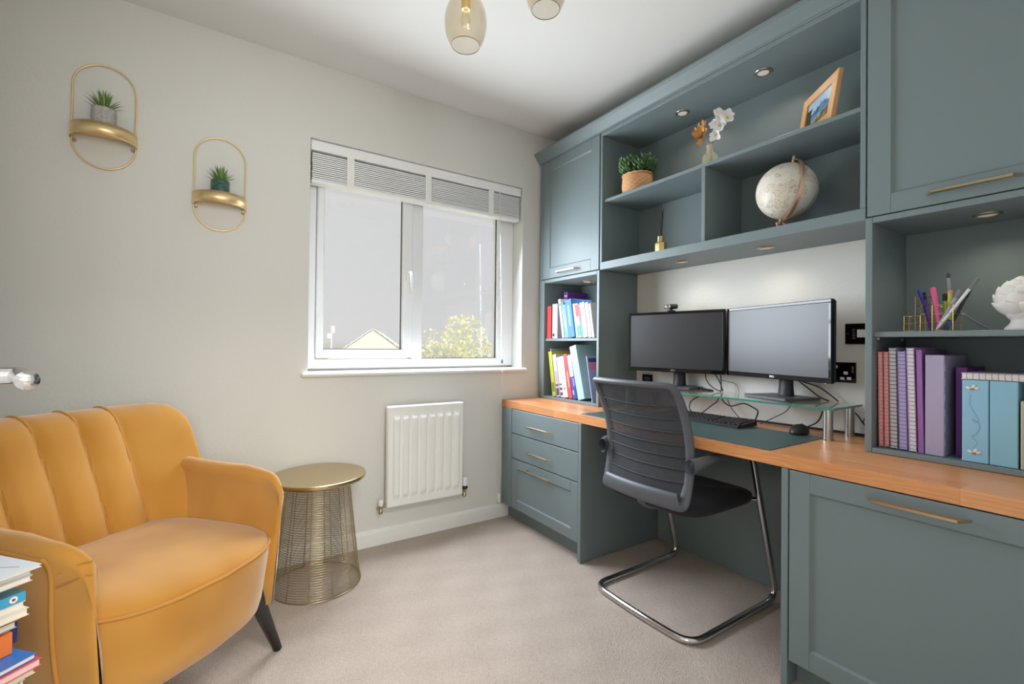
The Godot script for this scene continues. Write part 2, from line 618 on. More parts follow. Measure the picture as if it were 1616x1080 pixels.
func build_room() -> void:
	struct("floor", box(V(-3.0, -0.12, -0.001), V(0.0, 0.0, 4.2), 0.0), M.carpet, "pale beige cut pile carpet covering the whole floor")
	struct("ceiling", box(V(-3.2, 2.4, -0.3), V(0.2, 2.6, 4.4), 0.0), M.ceiling, "plain white painted ceiling")
	struct("wall_north", wall_with_hole(V(-3.2, -0.12, -0.3), V(0.2, 2.4, 0.0), -1.678, -0.434, 0.903, 2.037), M.wall, "off white painted wall with the window in it")
	struct("wall_east", box(V(0.0, -0.12, 0.0), V(0.2, 2.4, 4.4), 0.0), M.wall, "off white painted wall behind the green fitted cabinets")
	struct("wall_west", box(V(-3.2, -0.12, 0.0), V(-2.95, 2.4, 4.4), 0.0), M.wall, "off white painted wall beside the armchair")
	struct("wall_south", wall_with_hole(V(-2.95, -0.12, 2.33), V(0.0, 2.4, 2.43), -2.33, -1.55, -0.12, 2.0), M.wall, "off white wall with the doorway in it")
	struct("wall_landing", wall_with_hole(V(-2.95, -0.12, 4.2), V(0.0, 2.4, 4.4), -2.65, -1.35, 0.9, 2.1), M.wall, "off white wall of the landing with the landing window in it")
	# skirting board with a stepped top
	var prof := PackedVector2Array([P2(0, 0), P2(0.015, 0), P2(0.015, 0.066), P2(0.012, 0.07), P2(0.012, 0.075), P2(0.008, 0.081), P2(0.0, 0.083)])
	var s := S()
	T = Transform3D(Basis(Vector3.BACK, Vector3.UP, Vector3.RIGHT), V(0, 0, 0))
	prism(s, prof, -2.95, -0.53)
	struct("baseboard_north", s, M.white_gloss, "white skirting board along the window wall")
	s = S()
	T = Transform3D(Basis(Vector3.RIGHT, Vector3.UP, Vector3.BACK), V(-2.95, 0, 0))
	prism(s, prof, 0.015, 2.33)
	struct("baseboard_west", s, M.white_gloss, "white skirting board along the wall beside the armchair")
	# door casing and the open door: only its lever shows at the edge of the view
	s = S()
	bx(s, V(-2.40, 0, 2.315), V(-2.345, 2.06, 2.33), 0.003)
	bx(s, V(-1.55, 0, 2.315), V(-1.495, 2.06, 2.33), 0.003)
	bx(s, V(-2.345, 2.0, 2.315), V(-1.55, 2.06, 2.33), 0.003)
	struct("trim_1", s, M.white_gloss, "white casing round the doorway")
	var d := Node3D.new()
	d.name = "door_1"
	add_child(d)
	tag(d, "white door standing open with a chrome lever handle", "", "", "structure")
	s = S()
	bx(s, V(-2.375, 0.008, 1.53), V(-2.335, 1.98, 2.30), 0.002)
	for q in [[0.12, 0.92], [1.08, 1.86]]:
		for zz in [[1.62, 1.89], [1.95, 2.22]]:
			bx(s, V(-2.335, q[0], zz[0]), V(-2.331, q[1], zz[1]), 0.002)
	part("leaf", s, M.white_gloss, d)
	var h := Node3D.new()
	h.name = "door_handle"
	d.add_child(h)
	s = S()
	T = Transform3D(Basis(Vector3.BACK, PI / 2 * -1.0), V(-2.335, 0.997, 1.585))
	lathe(s, [P2(0, 0), P2(0.026, 0), P2(0.026, 0.007), P2(0.024, 0.009), P2(0, 0.009)], 32)
	part("rose", s, M.chrome, h)
	s = S()
	# mitred lever: a neck straight out of the door, then a bar along it
	mitre(s, [V(-2.33, 0.9972, 1.585), V(-2.262, 0.9972, 1.587), V(-2.238, 0.9958, 1.660)], 0.0105)
	part("lever", s, M.chrome, h)
	# the landing window, in line with the doorway
	var w2 := Node3D.new()
	w2.name = "window_2"
	add_child(w2)
	tag(w2, "white landing window facing the open doorway", "", "", "structure")
	s = S()
	for q in [[V(-2.65, 0.9, 4.25), V(-2.59, 2.1, 4.33)], [V(-1.41, 0.9, 4.25), V(-1.35, 2.1, 4.33)], [V(-2.59, 0.9, 4.25), V(-1.41, 0.96, 4.33)], [V(-2.59, 2.04, 4.25), V(-1.41, 2.1, 4.33)], [V(-2.03, 0.96, 4.25), V(-1.97, 2.04, 4.33)]]:
		bx(s, q[0], q[1], 0.003)
	part("window_frame", s, M.upvc, w2)
	part("pane", box(V(-2.589, 0.961, 4.285), V(-2.031, 2.039, 4.289), 0.0), M.pane, w2)
	part("pane", box(V(-1.969, 0.961, 4.285), V(-1.411, 2.039, 4.289), 0.0), M.pane, w2)
	# the landing lamp that lights the room from the doorway
	var lamp := thing("ceiling_light", "flat square white ceiling light on the landing", "ceiling light", V(-1.8, 2.4, 3.3))
	part("housing", box(V(-0.32, -0.03, -0.32), V(0.32, -0.001, 0.32), 0.004), M.white_gloss, lamp)
	var glow := mat(C(255, 250, 240), 0.5)
	glow.emission_enabled = true
	glow.emission = C(246, 249, 255)
	glow.emission_energy_multiplier = 1.5
	part("diffuser_panel", box(V(-0.3, -0.034, -0.3), V(0.3, -0.0301, 0.3), 0.001), glow, lamp)
	var al := AreaLight3D.new()
	al.name = "landing_light"
	al.area_size = Vector2(0.6, 0.6)
	al.light_color = C(250, 248, 240)
	al.light_energy = HALL
	al.shadow_enabled = true
	al.position = V(-1.8, 2.36, 3.3)
	al.rotation.x = -PI / 2
	add_child(al)

func mitre(s: SurfaceTool, p: Array, r: float, n := 24) -> void:
	# two straight round bars that meet at a sharp mitred corner
	var a: Vector3 = (p[1] - p[0]).normalized()
	var b: Vector3 = (p[2] - p[1]).normalized()
	var pl := (a + b).normalized()
	var u := a.cross(b).normalized()
	var va := u.cross(a)
	var r0 := []; var r1 := []; var r2 := []; var r3 := []
	for k in n:
		var t := TAU * k / n
		var off := (u * cos(t) + va * sin(t)) * r
		r0.append(p[0] + off)
		var q: Vector3 = p[1] + off
		q += a * ((p[1] - q).dot(pl) / a.dot(pl))
		r1.append(q)
		var e: Vector3 = q + b * ((p[2] - q).dot(b) - 0.0025)
		r2.append(e)
		r3.append(e)
	smooth += 1; s.set_smooth_group(smooth)
	skin(s, [r0, r1], true)
	skin(s, [r1, r2], true)
	smooth += 1; s.set_smooth_group(smooth)
	var dome := [r3]
	for j in [0.25, 0.5, 0.72, 0.88]:
		var rr := []
		for k in n:
			var e: Vector3 = r3[k]
			rr.append(e.lerp(p[2] - b * 0.0025, j) + b * 0.0045 * (1.0 - (1.0 - j) * (1.0 - j)))
		dome.append(rr)
	skin(s, dome, true)
	fan(s, dome[4], p[2] + b * 0.002)

func build_window() -> void:
	var w := Node3D.new()
	w.name = "window_1"
	add_child(w)
	tag(w, "white two light casement window, the sash on one side only", "", "", "structure")
	var s := S()
	var zb := -0.175
	var zf := -0.105
	bx(s, V(-1.678, 0.913, zb), V(-1.629, 2.037, zf), 0.003)
	bx(s, V(-0.55, 0.913, zb), V(-0.434, 2.037, zf), 0.003)
	bx(s, V(-1.629, 0.913, zb), V(-0.55, 0.9605, zf), 0.003)
	bx(s, V(-1.629, 1.955, zb), V(-0.55, 2.037, zf), 0.003)
	bx(s, V(-1.119, 0.9605, zb), V(-1.056, 1.955, zf), 0.003)
	part("window_frame", s, M.upvc, w)
	s = S()
	var f := 0.016
	for q in [[V(-1.627, 0.968, -0.15), V(-1.591, 1.95, zf + f)], [V(-1.174, 0.968, -0.15), V(-1.121, 1.95, zf + f)], [V(-1.591, 0.968, -0.15), V(-1.174, 1.012, zf + f)], [V(-1.591, 1.9, -0.15), V(-1.174, 1.95, zf + f)]]:
		bx(s, q[0], q[1], 0.006)
	part("sash", s, M.upvc, w)
	s = S()   # dark rubber seals round the panes
	for g in [[-1.591, -1.174, 1.012, 1.9], [-1.056, -0.55, 0.9605, 1.955]]:
		for q in [[g[0], g[0] + 0.003, g[2], g[3]], [g[1] - 0.003, g[1], g[2], g[3]], [g[0], g[1], g[2], g[2] + 0.003]]:
			bx(s, V(q[0], q[2], -0.135), V(q[1], q[3], -0.125), 0.0)
	part("gasket", s, M.black_soft, w)
	part("pane", box(V(-1.59, 1.013, -0.134), V(-1.175, 1.9, -0.13), 0.0), M.pane, w)
	part("pane", box(V(-1.055, 0.9615, -0.134), V(-0.551, 1.955, -0.13), 0.0), M.pane, w)
	s = S()
	bx(s, V(-1.158, 1.39, zf + f), V(-1.134, 1.465, zf + f + 0.012), 0.004)
	tube(s, [V(-1.146, 1.44, zf + f + 0.01), V(-1.146, 1.44, zf + f + 0.035), V(-1.146, 1.425, zf + f + 0.04), V(-1.14, 1.325, zf + f + 0.04)], [0.008, 0.008, 0.008, 0.006], 10)
	part("window_handle", s, M.white_gloss, w)
	s = S()
	bx(s, V(-1.71, 0.88, 0.0005), V(-0.405, 0.903, 0.03), 0.008, 0)
	bx(s, V(-1.677, 0.889, -0.105), V(-0.435, 0.9035, 0.001), 0.001, 0)
	part("windowsill", s, M.white_gloss, w)
	# the raised slatted blind
	var b := thing("venetian_blind", "white slatted blind drawn up to the top of the window", "blind", V(0, 0, 0))
	part("headrail", box(V(-1.674, 1.985, -0.085), V(-0.438, 2.035, -0.012), 0.004, 0), M.blind, b)
	rng.seed = 5
	for k in 13:
		s = S()
		var y := 1.8545 + k * 0.0101
		T = Transform3D(Basis(Vector3.RIGHT, rng.randf_range(0.0, 0.02)), V(0, y, -0.047 + rng.randf_range(-0.0008, 0.0008)))
		var x0 := -1.668 + rng.randf_range(0, 0.003)
		skin(s, [[V(x0, -0.0012, 0.025), V(-0.446, -0.0012, 0.025)], [V(x0, 0.0008, 0.0), V(-0.446, 0.0008, 0.0)], [V(x0, -0.0012, -0.025), V(-0.446, -0.0012, -0.025)]])
		skin(s, [[V(x0, -0.0074, 0.025), V(-0.446, -0.0074, 0.025)], [V(x0, -0.0057, 0.0), V(-0.446, -0.0057, 0.0)], [V(x0, -0.0074, -0.025), V(-0.446, -0.0074, -0.025)]], false, true)
		skin(s, [[V(x0, -0.0074, 0.025), V(-0.446, -0.0074, 0.025)], [V(x0, -0.0012, 0.025), V(-0.446, -0.0012, 0.025)]], false, false, true)
		part("slat", s, M.blind, b)
	part("bottom_rail", box(V(-1.668, 1.828, -0.074), V(-0.446, 1.846, -0.02), 0.003, 0), M.blind, b)
	for x in [-1.485, -1.062, -0.655]:
		part("ladder_tape", box(V(x - 0.018, 1.826, -0.0195), V(x + 0.018, 1.986, -0.0175), 0.0005), M.tape, b)
	s = S()
	tube(s, [V(-0.602, 1.99, -0.008), V(-0.602, 1.97, -0.004), V(-0.588, 1.45, -0.004), V(-0.575, 0.955, -0.004)], 0.0022, 8)
	part("tilt_cord", s, M.tape, b)
	s = S()
	T = Transform3D(Basis(), V(-0.5745, 0.93, -0.004))
	lathe(s, [P2(0, 0), P2(0.006, 0.002), P2(0.0065, 0.012), P2(0.003, 0.027), P2(0, 0.028)], 14)
	part("cord_tassel", s, M.plastic_grey, b)
	var c := thing("blind_cord", "thin white pull cord hanging from the sill towards the skirting", "cord")
	s = S()
	tube(s, curve([V(-0.596, 0.905, 0.035), V(-0.598, 0.6, 0.03), V(-0.600, 0.14, 0.022)], 6), 0.0012, 6)
	part("string", s, M.tape, c)
	s = S()
	bx(s, V(-0.607, 0.09, 0.0005), V(-0.593, 0.145, 0.028), 0.004)
	part("cord_tidy", s, M.white_gloss, c)

func blob_leaves(n: int, c: Vector3, rad: Vector3, size: float, sd: int) -> MultiMesh:
	var s := S()
	smooth += 1
	s.set_smooth_group(smooth)
	quad(s, V(-0.5, 0, 0), V(0, 0.12, -0.35), V(0.5, 0, 0), V(0, 0.12, 0.35))
	s.generate_normals()
	var mm := MultiMesh.new()
	mm.transform_format = MultiMesh.TRANSFORM_3D
	mm.mesh = s.commit()
	mm.instance_count = n
	var r := RandomNumberGenerator.new()
	r.seed = sd
	for i in n:
		var d := Vector3(r.randfn(), r.randfn(), r.randfn()).normalized() * pow(r.randf(), 0.33)
		var b := Basis.from_euler(Vector3(r.randf() * TAU, r.randf() * TAU, r.randf() * TAU)).scaled(Vector3.ONE * size * r.randf_range(0.6, 1.3))
		mm.set_instance_transform(i, Transform3D(b, c + d * rad))
	return mm

func build_outside() -> void:
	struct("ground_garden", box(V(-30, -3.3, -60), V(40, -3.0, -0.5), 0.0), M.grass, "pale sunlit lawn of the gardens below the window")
	# trees behind the right-hand pane
	var spots := [[V(3.45, 1.15, -8.3), V(0.62, 0.75, 0.6), 420, "loose pale green garden tree with the tallest crown outside the window"], [V(2.75, 0.75, -8.9), V(0.45, 0.75, 0.5), 240, "small pale green garden tree next to the window mullion"], [V(4.25, 0.75, -7.9), V(0.5, 0.55, 0.5), 260, "low pale green garden tree nearest the green cabinets"]]
	for i in 3:
		var q: Array = spots[i]
		var c: Vector3 = q[0]
		var t := thing("garden_tree", q[3], "tree", V(c.x, -3.0, c.z), 0.0, "trees outside the window")
		var s := S()
		tube(s, [V(0, 0, 0), V(0.05, 1.2, 0), V(-0.05, 2.6, 0.05), V(0.0, c.y + 3.4, 0)], [0.09, 0.07, 0.05, 0.02], 8)
		for k in 6:
			var a := k * 1.1
			tube(s, [V(0, 2.6 + 0.15 * k, 0), V(cos(a) * 0.2, 3.1 + 0.18 * k, sin(a) * 0.2), V(cos(a) * 0.42, 3.5 + 0.2 * k, sin(a) * 0.42)], [0.03, 0.018, 0.008], 6)
		part("trunk", s, M.bark, t)
		var m := MultiMeshInstance3D.new()
		m.name = "leaves"
		m.multimesh = blob_leaves(q[2], V(0, c.y + 3.0, 0), q[1], 0.12, 60 + i)
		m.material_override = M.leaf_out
		m.set_meta("kind", "stuff")
		t.add_child(m)
	# the neighbour's house: its tiled roof slope shows low in the left-hand pane
	var h := thing("neighbour_house", "neighbouring house whose pale tiled roof rises behind the sash", "house", V(3.1, -3.0, -14.5), deg_to_rad(-20))
	var s := S()
	bx(s, V(-1.5, 0, -2.5), V(1.5, 3.2, 2.5), 0.01)
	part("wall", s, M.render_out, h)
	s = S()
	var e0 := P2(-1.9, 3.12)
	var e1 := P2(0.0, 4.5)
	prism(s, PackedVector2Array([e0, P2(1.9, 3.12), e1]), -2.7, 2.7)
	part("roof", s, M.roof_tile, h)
	for k in 12:
		for sg in [1.0, -1.0]:
			s = S()
			var a := e0.lerp(e1, k / 12.0)
			var b := e0.lerp(e1, k / 12.0 + 0.09)
			var pg := PackedVector2Array()
			for q in [a + P2(-0.03, 0.06), a + P2(-0.03, 0.01), b + P2(0, 0.005), b + P2(-0.005, 0.03)]: pg.append(P2(q.x * sg, q.y))
			prism(s, pg, -2.72, 2.72)
			part("tile_course", s, M.roof_tile, h)
	# an aerial far off
	var an := thing("roof_aerial", "tiny aerial on a pole seen low in the sash", "aerial", V(1.9, -3.0, -16.56))
	s = S()
	tube(s, [V(0, 0, 0), V(0, 4.75, 0)], 0.035, 8)
	part("pole", s, M.roof_tile, an)
	s = S()
	bx(s, V(-0.17, 4.25, -0.05), V(-0.03, 4.45, 0.05), 0.02)
	bx(s, V(0.03, 4.45, -0.05), V(0.12, 4.75, 0.05), 0.02)
	part("dish", s, M.roof_tile, an)

# ------------------------------------------------------------------ the fitted cabinets
# a front in the plane x = X (its face looks to -x): a flat slab, or a frame round a recessed field
func front(X: float, y0: float, y1: float, z0: float, z1: float, shaker: float, th := 0.02) -> SurfaceTool:
	var s := S()
	if shaker <= 0.0:
		bx(s, V(X, y0, z0), V(X + th, y1, z1), 0.0015)
		return s
	bx(s, V(X, y0, z0), V(X + th, y1, z0 + shaker), 0.0012)
	bx(s, V(X, y0, z1 - shaker), V(X + th, y1, z1), 0.0012)
	bx(s, V(X, y0, z0 + shaker), V(X + th, y0 + shaker, z1 - shaker), 0.0012)
	bx(s, V(X, y1 - shaker, z0 + shaker), V(X + th, y1, z1 - shaker), 0.0012)
	bx(s, V(X + 0.007, y0 + shaker * 0.98, z0 + shaker * 0.98), V(X + th - 0.001, y1 - shaker * 0.98, z1 - shaker * 0.98), 0.0)
	# the bevel that runs round the field
	var a := [V(X + 0.001, y0 + shaker, z0 + shaker), V(X + 0.001, y0 + shaker, z1 - shaker), V(X + 0.001, y1 - shaker, z1 - shaker), V(X + 0.001, y1 - shaker, z0 + shaker)]
	var ins := 0.005
	var b := [V(X + 0.007, y0 + shaker + ins, z0 + shaker + ins), V(X + 0.007, y0 + shaker + ins, z1 - shaker - ins), V(X + 0.007, y1 - shaker - ins, z1 - shaker - ins), V(X + 0.007, y1 - shaker - ins, z0 + shaker + ins)]
	for k in 4:
		quad(s, a[k], a[(k + 1) % 4], b[(k + 1) % 4], b[k])
	return s

# a bar handle with slanted ends; X is the face it is fixed to
func bar_handle(X: float, y: float, z0: float, z1: float) -> SurfaceTool:
	var s := S()
	s.set_smooth_group(-1)
	var d := 0.026
	var w := 0.006
	var e := (z1 - z0) * 0.09
	var rows := []
	for q in [[z0, 0.0, 0.003], [z0 + e, d, w], [z1 - e, d, w], [z1, 0.0, 0.003]]:
		var t := 0.007 if q[1] > 0 else 0.001
		rows.append([V(X - q[1], y - q[2], q[0]), V(X - q[1] - t, y - q[2] * 0.55, q[0]), V(X - q[1] - t, y + q[2] * 0.55, q[0]), V(X - q[1], y + q[2], q[0])])
	skin(s, rows, true, false, true)
	return s

func spot(x: float, y: float, z: float, label: String) -> void:
	var t := thing("recessed_spotlight", label, "spotlight", V(x, y, z), 0.0, "small round spotlights let into the cabinets")
	var s := S()
	lathe(s, [P2(0.0215, -0.0005), P2(0.0215, -0.004), P2(0.024, -0.006), P2(0.031, -0.003), P2(0.0325, -0.0005)], 36)
	part("rim", s, M.nickel, t)
	s = S()
	lathe(s, [P2(0.0, -0.0035), P2(0.0215, -0.0035), P2(0.0215, -0.0005)], 32)
	part("lens", s, M.lens, t)
	var sp := SpotLight3D.new()
	sp.name = "spot_beam"
	sp.light_color = C(255, 242, 224)
	sp.light_energy = SPOT
	sp.light_size = 0.02
	sp.spot_angle = 75.0
	sp.spot_angle_attenuation = 1.0
	sp.spot_range = 6.0
	sp.spot_attenuation = 2.0
	sp.shadow_enabled = true
	sp.position = V(0, -0.008, 0)
	sp.rotation.x = -PI / 2
	t.add_child(sp)

func build_cabinets() -> void:
	var B := -0.581
	var G: Material = M.green
	# --- base unit with three drawers
	var t := thing("drawer_unit", "green base unit with two plain drawers over a deep framed drawer", "drawer unit")
	var s := S()
	bx(s, V(B + 0.022, 0.09, 0.02), V(-0.002, 0.669, 0.702), 0.001)
	bx(s, V(B, 0.09, 0.016), V(B + 0.022, 0.669, 0.118), 0.0015)
	part("body", s, G, t)
	part("side_panel", box(V(B - 0.002, 0.001, 0.706), V(-0.03, 0.669, 0.727), 0.0015), G, t)
	part("plinth", box(V(-0.524, 0.001, 0.018), V(-0.505, 0.089, 0.705), 0.001), G, t)
	for q in [[0.529, 0.667, 0.0, 0.590], [0.384, 0.524, 0.0, 0.446], [0.093, 0.379, 0.052, 0.344]]:
		var d := part("drawer", front(B, q[0], q[1], 0.122, 0.704, q[2]), G, t)
		part("handle", bar_handle(B, q[3], 0.289, 0.508), M.handle, d)
	# --- back panel under the desk
	t = thing("modesty_panel", "dark green back panel closing the knee space under the worktop", "panel")
	part("panel", box(V(-0.025, 0.001, 0.728), V(-0.003, 0.669, 1.645), 0.001), G, t)
	# --- base unit with one large door
	t = thing("base_cupboard", "green base cupboard with one large framed door and a long handle", "cupboard")
	s = S()
	bx(s, V(B + 0.022, 0.09, 1.668), V(-0.002, 0.669, 2.328), 0.001)
	bx(s, V(B, 0.09, 2.276), V(B + 0.022, 0.669, 2.328), 0.0015)
	part("body", s, G, t)
	part("side_panel", box(V(B - 0.002, 0.001, 1.647), V(-0.03, 0.669, 1.6665), 0.0015), G, t)
	part("plinth", box(V(-0.524, 0.001, 1.667), V(-0.505, 0.089, 2.328), 0.001), G, t)
	var door := part("door", front(B, 0.086, 0.667, 1.6695, 2.274, 0.0575), G, t)
	part("handle", bar_handle(B, 0.640, 1.868, 2.074), M.handle, door)
	# --- the worktop: oak staves glued side by side
	t = thing("worktop", "long oak worktop of joined staves running from the window wall over both base units", "worktop")
	rng.seed = 31
	var rows := [-0.577, -0.500, -0.396, -0.296, -0.196, -0.098, -0.002]
	var first := true
	for r in 6:
		var z := 0.002
		while z < 2.328:
			var l := rng.randf_range(0.55, 1.25)
			if first: l = 0.5
			if r == 0 and z > 0.4 and z < 0.6: l = 0.92
			if r == 0 and z > 1.3 and z < 1.5: l = 0.63
			first = false
			var z1 := minf(z + l, 2.328)
			if 2.328 - z1 < 0.2: z1 = 2.328
			s = S()
			bx(s, V(rows[r] + 0.00005, 0.6705, z + 0.00005), V(rows[r + 1] - 0.00005, 0.711, z1 - 0.00005), 0.0004)
			part("stave", s, M.oak[rng.randi() % 4], t)
			z = z1
	# --- wall units: left cupboard over an open bookcase
	var A := -0.306
	t = thing("wall_cupboard", "green wall cupboard with a framed door, next to the window wall", "cupboard")
	s = S()
	bx(s, V(A + 0.022, 1.4605, 0.016), V(-0.002, 2.204, 0.5555), 0.001)
	bx(s, V(A + 0.001, 1.4605, 0.016), V(A + 0.022, 2.204, 0.047), 0.0015)
	part("body", s, G, t)
	door = part("door", front(A, 1.4625, 2.203, 0.0495, 0.549, 0.064), G, t)
	part("handle", bar_handle(A, 1.490, 0.197, 0.397), M.handle, door)
	t = thing("open_bookcase", "open green bookcase of two shelves below the cupboard beside the window", "bookcase")
	s = S()
	bx(s, V(A, 0.712, 0.016), V(-0.012, 1.457, 0.065), 0.0015)
	part("side", s, G, t)
	part("side", box(V(A, 0.712, 0.537), V(-0.002, 1.457, 0.555), 0.0015), G, t)
	part("top", box(V(A, 1.437, 0.0655), V(-0.012, 1.457, 0.5365), 0.0015), G, t)
	part("bottom", box(V(A, 0.712, 0.0655), V(-0.012, 0.727, 0.5365), 0.0015), G, t)
	part("back", box(V(-0.0115, 0.712, 0.016), V(-0.002, 1.457, 0.5365), 0.0), M.green, t)
	part("shelf", box(V(A + 0.012, 1.072, 0.0655), V(-0.012, 1.088, 0.5365), 0.0015), G, t)
	# --- the open shelf unit in the middle
	t = thing("open_shelf_unit", "wide open green shelf unit with a divider, hung over the two monitors", "shelf unit")
	part("side", box(V(A, 1.4985, 0.5575), V(-0.0115, 2.1845, 0.572), 0.0015), G, t)
	part("side", box(V(A, 1.4985, 1.753), V(-0.0115, 2.1845, 1.7685), 0.0015), G, t)
	part("top", box(V(A, 2.185, 0.5575), V(-0.002, 2.204, 1.7685), 0.0015), G, t)
	part("bottom", box(V(A, 1.457, 0.5575), V(-0.002, 1.498, 1.7685), 0.0015), G, t)
	part("back", box(V(-0.011, 1.4985, 0.5575), V(-0.002, 2.1845, 1.7685), 0.0), M.green, t)
	part("shelf", box(V(A + 0.014, 1.824, 0.5725), V(-0.0115, 1.840, 1.7525), 0.0015), G, t)
	part("divider", box(V(A + 0.012, 1.4985, 1.165), V(-0.0115, 1.8235, 1.183), 0.0015), G, t)
	# --- right wall cupboard over its open bookcase
	t = thing("wall_cupboard", "large green wall cupboard at the end of the run, nearest the doorway", "cupboard")
	s = S()
	bx(s, V(A + 0.022, 1.4655, 1.7705), V(-0.002, 2.204, 2.328), 0.001)
	bx(s, V(A + 0.001, 1.4655, 2.272), V(A + 0.022, 2.204, 2.328), 0.0015)
	part("body", s, G, t)
	door = part("door", front(A, 1.4665, 2.203, 1.7725, 2.270, 0.0615), G, t)
	part("handle", bar_handle(A, 1.498, 1.918, 2.117), M.handle, door)
	t = thing("open_bookcase", "open green bookcase of two shelves below the large cupboard, beside the sockets", "bookcase")
	part("side", box(V(A, 0.712, 1.768), V(-0.002, 1.463, 1.787), 0.0015), G, t)
	part("side", box(V(A, 0.712, 2.272), V(-0.002, 1.463, 2.328), 0.0015), G, t)
	part("top", box(V(A, 1.444, 1.7875), V(-0.012, 1.463, 2.2715), 0.0015), G, t)
	part("bottom", box(V(A, 0.712, 1.7875), V(-0.012, 0.727, 2.2715), 0.0015), G, t)
	part("back", box(V(-0.0115, 0.712, 1.7875), V(-0.002, 1.463, 2.2715), 0.0), M.green, t)
	part("shelf", box(V(A + 0.012, 1.079, 1.7875), V(-0.012, 1.096, 2.2715), 0.0015), G, t)
	s = S()
	for q in [1.792, 2.267]:
		for xx in [-0.27, -0.06]:
			bx(s, V(xx - 0.006, 1.070, q - 0.004), V(xx + 0.006, 1.0785, q + 0.004), 0.001)
	part("shelf_pins", s, M.steel, t).set_meta("kind", "stuff")
	# --- cornice
	s = S()
	var prof := PackedVector2Array([P2(0.0, 2.205), P2(-0.001, 2.211), P2(-0.005, 2.213), P2(-0.036, 2.252), P2(-0.040, 2.254), P2(-0.043, 2.257), P2(-0.043, 2.267), P2(0.02, 2.267), P2(0.02, 2.205)])
	T = Transform3D(Basis(), V(A, 0, 0))
	prism(s, prof, 0.002, 2.328)
	part("cabinet_cornice", s, G)
	tag(get_node("cabinet_cornice"), "sloping green cornice along the top of all the wall units", "cornice")
	# --- spotlights let into the undersides
	spot(-0.166, 1.457, 0.971, "small round spotlight under the open shelf unit, above the monitor with the webcam")
	spot(-0.155, 1.457, 1.369, "small round spotlight under the open shelf unit, above the monitor nearer the sockets")
	spot(-0.162, 2.185, 0.969, "small round spotlight in the top of the shelf unit, beside the gold and white flowers")
	spot(-0.171, 2.185, 1.364, "small round spotlight in the top of the shelf unit, nearer the wooden picture frame")
	spot(-0.161, 1.437, 0.304, "small round spotlight above the purple book in the bookcase beside the window")
	spot(-0.154, 1.444, 2.018, "small round spotlight above the pen holder and the white artichoke")

# ------------------------------------------------------------------ the armchair
func seat_ring(y: float, k: float, dz := 0.0, n := 72, kx := -1.0) -> Array:
	var out := []
	for i in n:
		var a := TAU * i / n
		var x := 0.272 * spow(cos(a), 0.38)
		var q := spow(sin(a), 0.5)
		var z := -0.13 + q * 0.27
		if q > 0.0: z = -0.13 + q * 0.22 + q * 0.068 * (1.0 - pow(x / 0.272, 2.0))
		out.append(V(x * (k if kx < 0.0 else kx), y, -0.13 + (z + 0.13) * k + dz))
	return out

